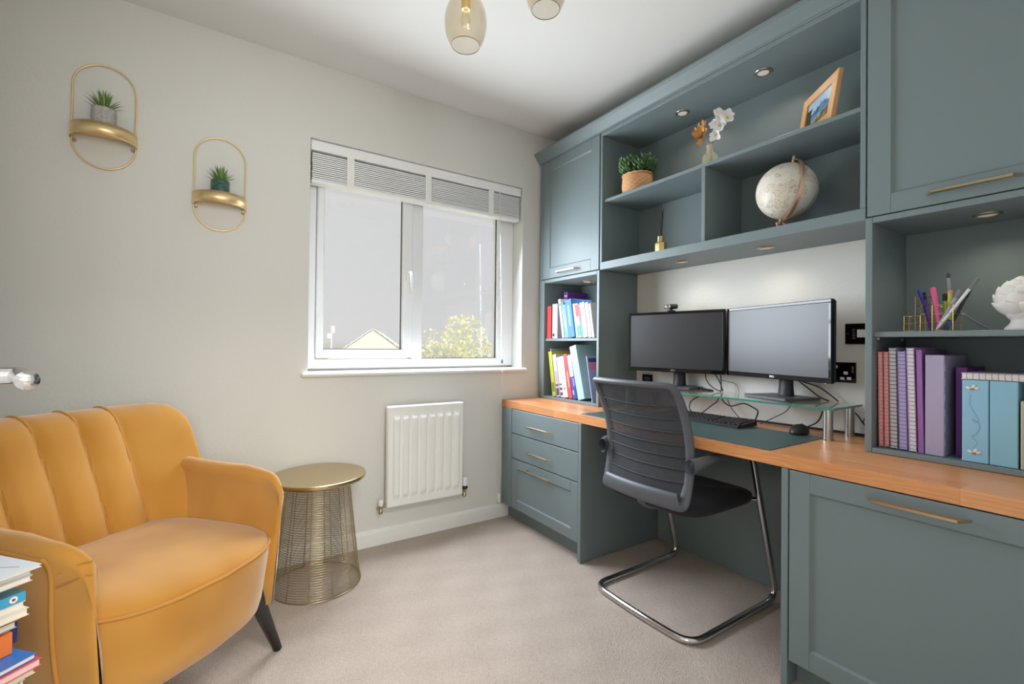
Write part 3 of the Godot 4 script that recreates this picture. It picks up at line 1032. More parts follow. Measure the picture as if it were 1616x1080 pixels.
func build_armchair() -> void:
	var t := thing("armchair", "mustard velvet armchair with a channelled back and splayed dark legs, set across the corner", "armchair", V(-2.13, 0, 0.82), deg_to_rad(41))
	var vel: Material = M.velvet
	# seat and base in one upholstered body
	var s := S()
	smooth += 1
	s.set_smooth_group(smooth)
	var rings := []
	for q in [[0.198, 0.70], [0.200, 0.80], [0.213, 0.86], [0.25, 0.905], [0.32, 0.945], [0.38, 0.982], [0.41, 0.992], [0.419, 0.985]]:
		rings.append(seat_ring(q[0], q[1], 0.0, 72, 1.0 - (1.0 - q[1]) * 0.3))
	skin(s, rings, true, true)
	fan(s, rings[0], V(0, 0.198, -0.1))
	part("seat_base", s, vel, t)
	s = S()
	smooth += 1
	s.set_smooth_group(smooth)
	rings = []
	for q in [[0.416, 0.986], [0.427, 0.975], [0.438, 0.93], [0.447, 0.84], [0.454, 0.7], [0.459, 0.5], [0.462, 0.25], [0.463, 0.05]]:
		rings.append(seat_ring(q[0], q[1]))
	skin(s, rings, true, true)
	fan(s, rings[rings.size() - 1], V(0, 0.463, -0.13), true)
	part("seat_cushion", s, vel, t)
	s = S()
	var pr := []
	for p in seat_ring(0.4185, 0.993): pr.append(p)
	tube(s, pr, 0.0048, 8, true)
	part("piping", s, M.piping, t)
	# back: upright channels between four seams; its front leans back and rolls over at the top
	var zf := func(y: float) -> float:
		var k := clampf((y - 0.36) / 0.44, 0.0, 1.1)
		return -0.335 - 0.075 * k - 0.05 * k * k
	var N := 90
	var seams := func(v: float) -> Array:   # where the seams stand at height v, across -1..1
		return [lerpf(-0.44, -0.58, v), lerpf(-0.14, -0.27, v), lerpf(0.16, 0.05, v), lerpf(0.47, 0.37, v)]
	var puff := func(f: float, v: float) -> float:
		var sm: Array = [-1.12] + seams.call(v) + [1.12]
		for k in 5:
			if f >= sm[k] and f <= sm[k + 1]:
				var e: float = (f - sm[k]) / (sm[k + 1] - sm[k])
				return 0.026 * pow(maxf(0.0, 1.0 - pow(absf(2.0 * e - 1.0), 2.3)), 0.55)
		return 0.0
	# [height, set back, puff]
	var spec := [[0.36, 0.0, 1.0], [0.40, 0.0, 1.0], [0.44, 0.0, 1.0], [0.50, 0.0, 1.0], [0.56, 0.0, 1.0], [0.62, 0.0, 1.0], [0.68, 0.0, 1.0], [0.73, 0.0, 1.0], [0.765, 0.0, 1.0], [0.79, -0.004, 0.95], [0.808, -0.018, 0.8], [0.818, -0.04, 0.6], [0.820, -0.065, 0.4], [0.815, -0.09, 0.2], [0.79, -0.105, 0.0], [0.70, -0.105, 0.0], [0.50, -0.09, 0.0], [0.36, -0.08, 0.0], [0.26, -0.06, 0.0]]
	var at := func(f: float, q: Array) -> Vector3:
		var y: float = q[0]
		var v := clampf((y - 0.40) / 0.42, 0.0, 1.0)
		var wing := pow(absf(f), 5.0) * 0.075 * clampf(1.0 - (y - 0.44) / 0.2, 0.0, 1.0) + pow(absf(f), 3.0) * 0.03
		var corner := pow(absf(f), 16.0) * 0.03 * clampf((y - 0.7) / 0.1, 0.0, 1.0)
		return V(f * 0.343, y - corner, zf.call(y) + wing + puff.call(f, v) * q[2] + q[1])
	var rows := []
	for q in spec:
		var r := []
		for i in N + 1: r.append(at.call(2.0 * i / N - 1.0, q))
		rows.append(r)
	s = S()
	skin(s, rows)
	# close both ends
	var m := rows.size()
	for side in [0, N]:
		var ring := []
		for r in rows: ring.append(r[side])
		var c := Vector3.ZERO
		for p in ring: c += p
		c /= m
		fan(s, ring, c + V(0.012 * (-1 if side == 0 else 1), 0, 0), side == N)
	part("backrest", s, vel, t)
	for k in 4:
		s = S()
		var path := []
		for q in spec.slice(1, 15):
			var f: float = seams.call(clampf((q[0] - 0.40) / 0.42, 0.0, 1.0))[k]
			path.append(at.call(f, q) + V(0, 0.0, 0.0055))
		tube(s, curve(path, 3), 0.0042, 8)
		part("channel_seam", s, M.piping, t)
	# arms
	for sg in [-1.0, 1.0]:
		var arm_rows := []
		var zs := [-0.47, -0.42, -0.36, -0.28, -0.18, -0.08, 0.0, 0.022, 0.04, 0.058, 0.074, 0.086]
		var edge := []
		for k in zs.size():
			var z: float = zs[k]
			var lift := 0.012 * clampf((-0.22 - z) / 0.2, 0.0, 1.0)
			var close := pow(clampf((z - 0.012) / 0.074, 0.0, 1.0), 1.25)
			var inn := 0.256
			var outx := lerpf(lerpf(0.322, 0.303, clampf((z + 0.1) / 0.12, 0.0, 1.0)), 0.270, close)
			var top := 0.622 + lift - 0.04 * close * close - 0.014 * clampf((z + 0.08) / 0.12, 0.0, 1.0)
			var bot := 0.205
			var lean := 0.026 - 0.014 * close
			var r := []
			var tuck := 0.035 * (1.0 - close * close)
			r.append(V(sg * (inn - 0.012 - tuck), bot, z))
			r.append(V(sg * (inn - 0.006 - tuck), 0.34, z))
			r.append(V(sg * (inn - 0.003 - tuck * 0.6), 0.405, z))
			r.append(V(sg * inn, 0.43, z))
			r.append(V(sg * (inn + lean * 0.5), 0.50, z))
			r.append(V(sg * (inn + lean * 0.9), top - 0.045, z))
			var mid := (inn + lean + outx) * 0.5
			var rad := (outx - inn - lean) * 0.5 + 0.012
			for a in [158, 130, 105, 80, 55, 30, 8]:
				var an := deg_to_rad(a)
				r.append(V(sg * (mid + cos(an) * rad), top - 0.035 + sin(an) * 0.035, z))
			r.append(V(sg * outx, top - 0.07, z))
			r.append(V(sg * (outx - 0.002), 0.44, z))
			r.append(V(sg * (outx - 0.012), 0.32, z))
			r.append(V(sg * (outx - 0.035), bot, z))
			arm_rows.append(r)
		s = S()
		skin(s, arm_rows, true, sg < 0)
		var last: Array = arm_rows[arm_rows.size() - 1]
		var c := Vector3.ZERO
		for p in last: c += p
		fan(s, last, c / last.size() + V(0, 0, 0.004), sg < 0)
		var arm := part("arm", s, vel, t)
		s = S()
		var path := []
		var fr: Array = arm_rows[7]
		for k in [16, 15, 14, 13, 12]: path.append(fr[k] + V(sg * 0.002, 0, 0.0))
		for k in [6, 5, 4, 3, 2, 1]: path.append(arm_rows[k][12] + V(sg * 0.001, 0.0, 0))
		tube(s, curve(path, 4), 0.0048, 8)
		part("piping", s, M.piping, arm)
		s = S()   # the pleats gathered at the front of the arm
		for dy in [0.0, 0.028]:
			var pl := []
			for k in 5:
				var f := k / 4.0
				var zz := 0.028 + 0.062 * sin(f * 1.5)
				pl.append(V(sg * (0.300 - 0.030 * f), 0.548 - dy + 0.024 * f + 0.008 * sin(f * 3.0), zz + 0.004))
			tube(s, curve(pl, 4), [0.0005] + range(15).map(func(_i): return 0.0016) + [0.0004], 6)
		part("pleats", s, M.piping, arm)
	# legs
	for q in [[0.205, 0.05, 0.32, 0.035], [-0.205, 0.05, -0.31, 0.07], [0.2, -0.36, 0.27, -0.47], [-0.2, -0.36, -0.27, -0.47]]:
		s = S()
		tube(s, [V(q[0], 0.25, q[1]), V(q[0] * 0.97 + q[2] * 0.03, 0.235, q[1]), V(q[2], 0.004, q[3]), V(q[2], 0.001, q[3])], [0.024, 0.024, 0.0135, 0.012], 16)
		part("leg", s, M.leg_wood, t)

# ------------------------------------------------------------------ the office chair
func build_office_chair() -> void:
	var t := thing("office_chair", "charcoal mesh back office chair on a chrome cantilever tube, pushed up to the desk", "office chair", V(0, 0, 0))
	var zc := 1.157
	var s := S()
	var side := func(z: float) -> Array:
		return [V(-0.31, 0.632, z), V(-0.285, 0.60, z), V(-0.105, 0.0128, z), V(-0.65, 0.0128, z)]
	var path := []
	path.append_array(side.call(zc + 0.238))
	var other: Array = side.call(zc - 0.238)
	other.reverse()
	path[3] = V(-0.672, 0.0128, zc + 0.238)
	other[0] = V(-0.672, 0.0128, zc - 0.238)
	path.insert(4, V(-0.682, 0.0128, zc))
	path.append_array(other)
	tube(s, fillet(path, 0.075, 8), 0.0125, 14)
	part("cantilever_frame", s, M.chrome, t)
	# seat
	s = S()
	smooth += 1
	s.set_smooth_group(smooth)
	var rings := []
	for q in [[0.415, 0.55], [0.418, 0.86], [0.428, 0.965], [0.445, 1.0], [0.462, 0.985], [0.472, 0.93], [0.476, 0.75], [0.473, 0.4], [0.472, 0.05]]:
		var r := []
		for i in 56:
			var a := TAU * i / 56
			r.append(V(-0.425 + 0.232 * spow(cos(a), 0.42) * q[1], q[0] - 0.012 * clampf((cos(a) - 0.3) / 0.7, 0, 1), zc + 0.232 * spow(sin(a), 0.42) * q[1]))
		rings.append(r)
	skin(s, rings, true, true)
	fan(s, rings[0], V(-0.425, 0.415, zc))
	fan(s, rings[rings.size() - 1], V(-0.425, 0.472, zc), true)
	part("seat", s, M.fabric_black, t)
	for sg in [-1.0, 1.0]:
		s = S()
		tube(s, [V(-0.232, 0.43, zc + sg * 0.20), V(-0.232, 0.438, zc + sg * 0.234)], 0.008, 8)
		part("frame_joint", s, M.chrome, t)
		s = S()
		tube(s, [V(-0.52, 0.418, zc + sg * 0.17), V(-0.27, 0.418, zc + sg * 0.17)], 0.011, 8)
		part("seat_rail", s, M.chrome, t)
	# back: frame, mesh, ribs; u runs across, v up
	var prof := curve([V(-0.668, 0.455, 0), V(-0.650, 0.50, 0), V(-0.632, 0.60, 0), V(-0.640, 0.70, 0), V(-0.676, 0.81, 0), V(-0.735, 0.915, 0)], 8)
	var at := func(u: float, v: float) -> Vector3:
		var f := clampf(v, 0, 1) * (prof.size() - 1)
		var i := mini(int(f), prof.size() - 2)
		var p: Vector3 = prof[i].lerp(prof[i + 1], f - i)
		var w := 0.222 - 0.012 * v
		return V(p.x - 0.028 * (1.0 - u * u) + 0.012, p.y, zc + u * w)
	var loop := []
	# outline with rounded corners in (u, v)
	var uv := []
	for p in fillet([V(-0.93, 0.0, 0), V(0.93, 0.0, 0), V(1.0, 0.99, 0), V(-1.0, 0.99, 0)], 0.17, 8, true): uv.append(p)
	var dense := []
	for i in uv.size():
		var a: Vector3 = uv[i]
		var b: Vector3 = uv[(i + 1) % uv.size()]
		var steps := maxi(1, int(a.distance_to(b) / 0.06))
		for k in steps: dense.append(a.lerp(b, float(k) / steps))
	for p in dense: loop.append(at.call(p.x, p.y))
	# frame: a flat section swept round the outline
	s = S()
	var fr_rows := []
	var m := loop.size()
	for i in m:
		var p: Vector3 = loop[i]
		var q: Vector3 = dense[i]
		var bottom := clampf(1.0 - q.y / 0.3, 0.0, 1.0)
		var wd := 0.036 + 0.03 * bottom - 0.012 * clampf((q.y - 0.8) / 0.2, 0, 1)
		var tg: Vector3 = (loop[(i + 1) % m] - loop[(i - 1 + m) % m]).normalized()
		var nrm := V(1, 0, 0)
		nrm = (nrm - tg * nrm.dot(tg)).normalized()
		var inw := nrm.cross(tg).normalized()
		var cen: Vector3 = at.call(0.0, 0.5)
		if inw.dot(cen - p) < 0: inw = -inw
		var r := []
		for k in 12:
			var a := TAU * k / 12
			r.append(p + inw * (wd * 0.5 * (1.0 + cos(a)) - 0.004) + nrm * (0.013 * sin(a)))
		fr_rows.append(r)
	fr_rows.append(fr_rows[0])
	var flipf := false
	skin(s, fr_rows, true, flipf)
	part("back_frame", s, M.chair_frame, t)
	s = S()
	var rows := []
	for j in 25:
		var r := []
		for i in 21:
			var u := (i / 20.0 * 2.0 - 1.0) * 0.93
			var v := 0.06 + 0.9 * j / 24.0
			r.append(at.call(u, v) + V(0.0, 0, 0))
		rows.append(r)
	skin(s, rows)
	part("back_mesh", s, M.mesh, t)
	for k in 9:
		s = S()
		var v := 0.135 + k * 0.088
		var pp := []
		for i in 17:
			var u := (i / 16.0 * 2.0 - 1.0) * 0.9
			pp.append(at.call(u, v - 0.02 * (1 - u * u)) + V(-0.002, 0, 0))
		tube(s, pp, 0.0028, 6)
		part("back_rib", s, M.chair_rib, t)
	# the spine that joins the back to the seat, with a small grey tag
	s = S()
	tube(s, curve([V(-0.655, 0.475, zc), V(-0.64, 0.44, zc), V(-0.56, 0.41, zc), V(-0.45, 0.408, zc)], 5), 0.022, 12)
	part("back_support", s, M.chair_frame, t)
	part("maker_tag", box(V(-0.668, 0.452, 1.278), V(-0.655, 0.464, 1.315), 0.002), M.steel, t)
	# arms
	for sg in [-1.0, 1.0]:
		s = S()
		var arm := []
		for q in [[-0.655, 0.615, 0.215, 0.03], [-0.62, 0.628, 0.228, 0.022], [-0.56, 0.638, 0.238, 0.015], [-0.45, 0.646, 0.244, 0.012], [-0.33, 0.65, 0.244, 0.012], [-0.285, 0.648, 0.244, 0.011], [-0.272, 0.644, 0.244, 0.006]]:
			var r := []
			for k in 12:
				var a := TAU * k / 12
				r.append(V(q[0], q[1] + q[3] * sin(a), zc + sg * q[2] + 0.021 * cos(a)))
			arm.append(r)
		skin(s, arm, true)
		part("armrest", s, M.chair_frame, t)

# ------------------------------------------------------------------ the side table
func build_side_table() -> void:
	var t := thing("side_table", "round brass side table on a flared wire cage, between armchair and radiator", "side table", V(-1.667, 0, 0.24))
	var s := S()
	lathe(s, [P2(0, 0.452), P2(0.190, 0.452), P2(0.1945, 0.455), P2(0.196, 0.460), P2(0.196, 0.468), P2(0.1945, 0.4705), P2(0.192, 0.4715), P2(0.0, 0.4715)], 72, 12.0)
	part("top", s, M.brass, t)
	var rad := func(h: float) -> float: return lerpf(0.178, 0.126, pow(clampf(h / 0.445, 0, 1), 0.85))
	for k in 12:
		s = S()
		var a := TAU * (k + 0.3) / 12
		var p := []
		for j in 9:
			var h := 0.004 + 0.446 * j / 8.0
			p.append(V(sin(a) * rad.call(h), h, cos(a) * rad.call(h)))
		tube(s, p, 0.0021, 6)
		part("upright_wire", s, M.brass_wire, t)
	for k in 47:
		s = S()
		var h := 0.004 + 0.0095 * k
		var p := []
		for j in 56:
			var a := TAU * j / 56
			p.append(V(sin(a) * (rad.call(h) + 0.0022), h, cos(a) * (rad.call(h) + 0.0022)))
		tube(s, p, 0.0028 if k == 0 else 0.00125, 5, true)
		part("wire_hoop", s, M.brass_wire, t)

# ------------------------------------------------------------------ the radiator
func build_radiator() -> void:
	var t := thing("radiator", "white fluted panel radiator with two valves on the wall under the window", "radiator", V(-1.0937, 0, 0))
	var s := S()
	var hw := 0.215
	var y0 := 0.2046
	var y1 := 0.7222
	bx(s, V(-hw, y0, 0.045), V(hw, y1, 0.082), 0.005)
	part("body", s, M.radiator, t)
	s = S()
	var rows := []
	var nx := 8 * 12
	for j in 41:
		var v := j / 40.0
		var y := lerpf(y0 + 0.012, y1 - 0.012, v)
		var r := []
		for i in nx + 1:
			var u := i / float(nx)
			var x := lerpf(-hw + 0.012, hw - 0.012, u)
			var f := (x + hw - 0.02) / ((2 * hw - 0.04) / 8.0)
			var d := fposmod(f, 1.0) - 0.5
			var ridge := smoothstep(0.40, 0.24, absf(d))
			if f < 0.0 or f > 8.0: ridge = 0.0
			var endy := smoothstep(0.0, 0.02, y - (y0 + 0.045)) * smoothstep(0.0, 0.02, (y1 - 0.045) - y)
			r.append(V(x, y, 0.0825 + 0.014 * ridge * endy))
		rows.append(r)
	skin(s, rows)
	part("fluted_panel", s, M.radiator, t)
	s = S()
	for x in [-0.13, 0.13]: bx(s, V(x - 0.02, 0.28, 0.001), V(x + 0.02, 0.66, 0.046), 0.002)
	part("wall_bracket", s, M.radiator, t)
	# lockshield valve on one side, thermostatic valve on the other
	for q in [[-1.0, 0.242, 0.029, 0.0115, 0], [1.0, 0.257, 0.055, 0.0145, 1]]:
		var x: float = q[0] * (hw + 0.0245)
		var v := Node3D.new()
		v.name = "valve"
		t.add_child(v, true)
		v.position = V(x, 0, 0.055)
		s = S()
		var by: float = 0.176 if q[4] == 0 else 0.182
		lathe(s, [P2(0, by), P2(0.0085, by), P2(0.0105, by + 0.004), P2(0.0105, by + 0.014), P2(0.008, by + 0.018), P2(0.008, by + 0.03), P2(0.0115, by + 0.033), P2(0.0115, by + 0.043), P2(0.0085, by + 0.046), P2(0.0085, q[1] - 0.028), P2(0, q[1] - 0.028)], 18)
		T = Transform3D(Basis(Vector3.FORWARD, PI / 2 * q[0]), V(0, by + 0.037, 0)) 
		lathe(s, [P2(0, -0.026), P2(0.0085, -0.026), P2(0.0085, -0.012), P2(0.011, -0.010), P2(0.011, 0.0), P2(0, 0)], 16)
		T = Transform3D(Basis(Vector3.RIGHT, -PI / 2), V(0, by + 0.009, 0))
		lathe(s, [P2(0, 0), P2(0.0075, 0), P2(0.0075, 0.054), P2(0, 0.054)], 14)
		part("valve_body", s, M.nickel, v)
		if q[4] == 1:
			s = S()
			lathe(s, [P2(0.008, 0.226), P2(0.0165, 0.228), P2(0.018, 0.232), P2(0.018, 0.237), P2(0.0155, 0.241), P2(0.010, 0.243), P2(0, 0.243)], 24)
			part("collar", s, M.black, v)
			s = S()
			lathe(s, [P2(0.0, 0.244), P2(0.0125, 0.244), P2(0.0145, 0.25), P2(0.0145, 0.285), P2(0.0125, 0.292), P2(0.0, 0.293)], 24)
			for k in 12:
				var a := TAU * k / 12
				bx(s, V(sin(a) * 0.0142 - 0.0012, 0.252, cos(a) * 0.0142 - 0.0012), V(sin(a) * 0.0142 + 0.0012, 0.284, cos(a) * 0.0142 + 0.0012), 0.0005)
			part("thermostat_head", s, M.white_gloss, v)
		else:
			s = S()
			lathe(s, [P2(0.0, 0.2145), P2(0.011, 0.2145), P2(0.012, 0.219), P2(0.0115, 0.242), P2(0.0095, 0.2455), P2(0, 0.2455)], 24)
			part("cap", s, M.white_gloss, v)

# ------------------------------------------------------------------ on and round the desk
func letters(text: String, size: float, m: Material, parent: Node, at: Transform3D) -> void:
	var tm := TextMesh.new()
	var f := SystemFont.new()
	f.font_names = PackedStringArray(["Droid Sans"])
	f.font_weight = 700
	tm.font = f
	tm.text = text
	tm.font_size = 32
	tm.pixel_size = size / 32.0
	tm.depth = 0.0004
	var o := part("lettering", tm, m, parent)
	o.transform = at

func monitor(label: String, at: Vector3, turn: float, width: float) -> Node3D:
	var t := thing("monitor", label, "monitor", at, turn, "pair of monitors on the glass riser")
	var w := width * 0.5
	var y0 := 0.0825
	var y1 := y0 + 0.306
	var s := S()
	# bezel: four bars round the screen
	bx(s, V(-w, y1 - 0.013, -0.014), V(w, y1, 0.0025), 0.002, 0)
	bx(s, V(-w, y0, -0.014), V(w, y0 + 0.019, 0.0025), 0.002, 0)
	bx(s, V(-w, y0 + 0.019, -0.014), V(-w + 0.012, y1 - 0.013, 0.0025), 0.002, 1)
	bx(s, V(w - 0.012, y0 + 0.019, -0.014), V(w, y1 - 0.013, 0.0025), 0.002, 1)
	part("bezel", s, M.black_gloss, t)
	part("screen", box(V(-w + 0.0118, y0 + 0.0188, -0.004), V(w - 0.0118, y1 - 0.0128, 0.0005), 0.0), M.screen, t)
	s = S()
	bx(s, V(-w + 0.002, y0 + 0.002, -0.03), V(w - 0.002, y1 - 0.002, -0.0142), 0.006, 0)
	bx(s, V(-w * 0.66, y0 + 0.05, -0.052), V(w * 0.66, y1 - 0.06, -0.0302), 0.012, 0)
	part("back_shell", s, M.black_soft, t)
	s = S()
	var rows := []
	for q in [[0.0135, 0.034, 0.024], [0.05, 0.031, 0.02], [0.16, 0.028, 0.016], [0.20, 0.027, 0.014]]:
		var r := []
		for k in 20:
			var a := -TAU * k / 20
			r.append(V(cos(a) * q[1], q[0], -0.072 + sin(a) * q[2]))
		rows.append(r)
	skin(s, rows, true)
	part("neck", s, M.black, t)
	s = S()
	bx(s, V(-0.105, 0.0008, -0.135), V(0.105, 0.0125, 0.045), 0.003, 0)
	part("stand_base", s, M.plastic_grey, t)
	letters("DELL", 0.011, M.steel, t, Transform3D(Basis(), V(0, y0 + 0.0095, 0.0026)))
	part("power_button", box(V(w - 0.03, y0 - 0.0012, -0.008), V(w - 0.02, y0 + 0.0002, 0.0), 0.0004), M.steel, t)
	return t

func cable(label: String, pts: Array, r := 0.0022, m: Material = null) -> void:
	var s := S()
	tube(s, curve(pts, 7), r, 7)
	tag(part("cable", s, m if m else M.black_soft), label, "cable", "tangle of cables behind the riser")

func socket_plate(called: String, label: String, y0: float, y1: float, z0: float, z1: float) -> Node3D:
	var t := thing(called, label, "socket", V(0, 0, 0))
	part("rim", box(V(-0.0045, y0 - 0.0015, z0 - 0.0015), V(-0.0005, y1 + 0.0015, z1 + 0.0015), 0.001), M.steel, t)
	part("plate", box(V(-0.0075, y0, z0), V(-0.0046, y1, z1), 0.001), M.black_gloss, t)
	return t

func build_desk_things() -> void:
	monitor("black monitor with the small webcam on top, nearer the window", V(-0.125, 0.8325, 0.8975), atan2(-0.982, 0.19), 0.505)
	monitor("black monitor nearer the wall sockets, reflecting the room", V(-0.1395, 0.8325, 1.392), atan2(-0.956, -0.293), 0.512)
	# webcam
	var t := thing("webcam", "small black webcam clipped on top of the monitor", "webcam", V(-0.122, 1.222, 0.880), atan2(-0.93, 0.35))
	var s := S()
	bx(s, V(-0.018, 0.0005, -0.022), V(0.018, 0.006, 0.008), 0.002)
	bx(s, V(-0.008, 0.005, -0.01), V(0.008, 0.014, 0.0), 0.002)
	part("clip", s, M.black_soft, t)
	s = S()
	T = Transform3D(Basis(Vector3.FORWARD, PI / 2), V(0, 0.025, -0.004))
	lathe(s, [P2(0, -0.032), P2(0.010, -0.031), P2(0.0125, -0.027), P2(0.0125, 0.027), P2(0.010, 0.031), P2(0, 0.032)], 18)
	part("body", s, M.black, t)
	s = S()
	T = Transform3D(Basis(Vector3.RIGHT, PI / 2), V(-0.012, 0.025, 0.004))
	lathe(s, [P2(0, 0), P2(0.0125, 0), P2(0.0125, 0.008), P2(0.010, 0.009), P2(0.008, 0.006), P2(0, 0.006)], 20)
	part("lens_ring", s, M.steel, t)
	# glass riser
	t = thing("monitor_riser", "clear glass shelf on steel legs under the two monitors", "riser")
	part("glass_top", box(V(-0.252, 0.8242, 0.645), V(-0.012, 0.832, 1.658), 0.0006), M.glass, t)
	s = S()
	bx(s, V(-0.2535, 0.8243, 0.6435), V(-0.2521, 0.8319, 1.6595), 0.0003)
	bx(s, V(-0.2521, 0.8243, 1.6581), V(-0.012, 0.8319, 1.6595), 0.0003)
	part("glass_edge", s, M.glass_edge, t)
	for q in [[-0.208, 1.624], [-0.035, 1.627], [-0.208, 0.68], [-0.035, 0.68]]:
		s = S()
		T = Transform3D(Basis(), V(q[0], 0.7115, q[1]))
		lathe(s, [P2(0, 0), P2(0.0175, 0), P2(0.0175, 0.006), P2(0.0155, 0.0065), P2(0.0155, 0.104), P2(0.0178, 0.1045), P2(0.0178, 0.1125), P2(0, 0.1125)], 28)
		part("leg", s, M.steel, t)
	# desk mat, keyboard, mouse
	s = S()
	bx(s, V(-0.566, 0.7112, 0.70), V(-0.182, 0.7136, 1.602), 0.001)
	tag(part("desk_mat", s, M.mat_green), "dark green desk mat lying along the front of the worktop", "desk mat")
	t = thing("keyboard", "black computer keyboard on the green desk mat", "keyboard", V(-0.285, 0.7138, 1.12), deg_to_rad(-2))
	s = S()
	var kp := PackedVector2Array([P2(0, 0.0005), P2(0.135, 0.0005), P2(0.135, 0.019), P2(0.132, 0.021), P2(0.003, 0.010), P2(0, 0.008)])
	prism(s, kp, -0.215, 0.215)
	part("case", s, M.black_soft, t)
	s = S()
	for r in 6:
		var x := 0.012 + r * 0.0195 + (0.004 if r == 5 else 0.0)
		var z := -0.205
		while z < 0.2:
			var w := 0.0165
			if r == 0 and z > -0.13 and z < -0.02: w = 0.1
			if absf(z - 0.085) < 0.006 or absf(z - 0.15) < 0.004: z += 0.008
			bx(s, V(x, 0.0095 + x * 0.085, z), V(x + 0.0165, 0.0145 + x * 0.085, z + w), 0.0015)
			z += w + 0.0025
	part("keys", s, M.black, t).set_meta("kind", "stuff")
	t = thing("mouse", "black computer mouse at the end of the desk mat", "mouse", V(-0.178, 0.7138, 1.513), deg_to_rad(8))
	s = S()
	var rings := []
	for q in [[0.0004, 0.93], [0.004, 1.0], [0.012, 0.99], [0.021, 0.9], [0.028, 0.72], [0.033, 0.45], [0.035, 0.05]]:
		var r := []
		for i in 40:
			var a := TAU * i / 40
			r.append(V(cos(a) * 0.054 * q[1] + 0.006 * (q[0] / 0.035), q[0], sin(a) * 0.031 * q[1]))
		rings.append(r)
	skin(s, rings, true, true)
	part("shell", s, M.black, t)
	s = S()
	T = Transform3D(Basis(Vector3.RIGHT, PI / 2), V(0.032, 0.027, 0))
	lathe(s, [P2(0, -0.003), P2(0.008, -0.003), P2(0.008, 0.003), P2(0, 0.003)], 16)
	part("scroll_wheel", s, M.plastic_grey, t)
	# wall sockets
	t = socket_plate("data_socket", "black wall plate with a data outlet, half hidden by the bookcase side", 1.060, 1.138, 1.60, 1.746)
	part("outlet_insert", box(V(-0.0095, 1.085, 1.64), V(-0.0076, 1.115, 1.67), 0.0005), M.white_gloss, t)
	for k in 4: part("slot", box(V(-0.0085, 1.079 + k * 0.011, 1.624), V(-0.0076, 1.086 + k * 0.011, 1.634), 0.0002), M.steel, t)
	part("screw", box(V(-0.0085, 1.096, 1.608), V(-0.0076, 1.102, 1.613), 0.0002), M.steel, t)
	t = socket_plate("power_socket", "black double power socket with white inserts beside the monitor", 0.910, 0.988, 1.489, 1.635)
	for q in [[0.947, 1.603, 0.009], [0.925, 1.5915, 0.009], [0.926, 1.6145, 0.009], [0.947, 1.535, 0.009], [0.925, 1.5235, 0.009], [0.926, 1.5465, 0.009], [0.970, 1.569, 0.008]]:
		part("insert", box(V(-0.0088, q[0] - 0.0055, q[1] - q[2] * 0.8), V(-0.0076, q[0] + 0.0055, q[1] + q[2] * 0.8), 0.002), M.white_gloss, t)
	for z in [1.626, 1.558]:
		part("switch", box(V(-0.0115, 0.948, z - 0.003), V(-0.0076, 0.974, z + 0.003), 0.001), M.steel, t)
	t = socket_plate("low_socket", "dark socket plate low on the wall beside the window bookcase, behind the chair back", 0.845, 0.886, 0.600, 0.672)
	part("insert", box(V(-0.009, 0.855, 0.615), V(-0.0076, 0.872, 0.655), 0.001), M.plastic_grey, t)
	# cables
	cable("black cable looping under the glass shelf next to the keyboard's chair end", [V(-0.050, 0.822, 1.01), V(-0.050, 0.802, 0.997), V(-0.050, 0.772, 0.951), V(-0.050, 0.736, 0.940), V(-0.06, 0.7145, 0.965)], 0.0028)
	cable("black cable curving under the glass towards the back of the keyboard", [V(-0.070, 0.822, 1.112), V(-0.070, 0.805, 1.111), V(-0.070, 0.785, 1.101), V(-0.070, 0.765, 1.075), V(-0.075, 0.7145, 1.018)], 0.0025)
	cable("thick black cable making an S under the glass behind the keyboard corner", [V(-0.060, 0.822, 1.115), V(-0.060, 0.805, 1.119), V(-0.060, 0.785, 1.133), V(-0.060, 0.772, 1.168), V(-0.060, 0.790, 1.225), V(-0.060, 0.776, 1.272), V(-0.060, 0.759, 1.291), V(-0.060, 0.7145, 1.275)], 0.003)
	cable("thin black cable dropping behind the keyboard corner to the worktop", [V(-0.030, 0.822, 1.12), V(-0.030, 0.759, 1.150), V(-0.030, 0.7135, 1.195)], 0.0018)
	cable("thin cable sagging under the glass below the socket monitor's stand", [V(-0.080, 0.822, 1.442), V(-0.080, 0.782, 1.420), V(-0.080, 0.747, 1.368), V(-0.075, 0.7133, 1.31)], 0.0017)
	cable("black cable bending down behind the front steel leg to the mouse", [V(-0.060, 0.822, 1.552), V(-0.060, 0.762, 1.534), V(-0.060, 0.736, 1.508), V(-0.055, 0.7145, 1.46)], 0.0027)
	cable("thick black lead lying along the foot of the wall", [V(-0.045, 0.7165, 1.18), V(-0.03, 0.7165, 1.287), V(-0.025, 0.7165, 1.388), V(-0.02, 0.7165, 1.47), V(-0.012, 0.7165, 1.54), V(-0.009, 0.7165, 1.64), V(-0.018, 0.7165, 1.75)], 0.0045)
	cable("black lead hanging beside the rear steel leg", [V(-0.014, 0.818, 1.602), V(-0.014, 0.793, 1.64), V(-0.014, 0.759, 1.664), V(-0.012, 0.7245, 1.69)], 0.0022)
	cable("loop of thin lead in the corner by the bookcase side", [V(-0.03, 0.7245, 1.70), V(-0.02, 0.765, 1.665), V(-0.014, 0.795, 1.685), V(-0.02, 0.768, 1.71), V(-0.05, 0.714, 1.73), V(-0.09, 0.7134, 1.72)], 0.0017)
	cable("black power lead falling from the socket monitor to the end of the glass", [V(-0.045, 0.925, 1.44), V(-0.045, 0.908, 1.449), V(-0.03, 0.876, 1.483), V(-0.03, 0.847, 1.522), V(-0.028, 0.8345, 1.554)], 0.0027)
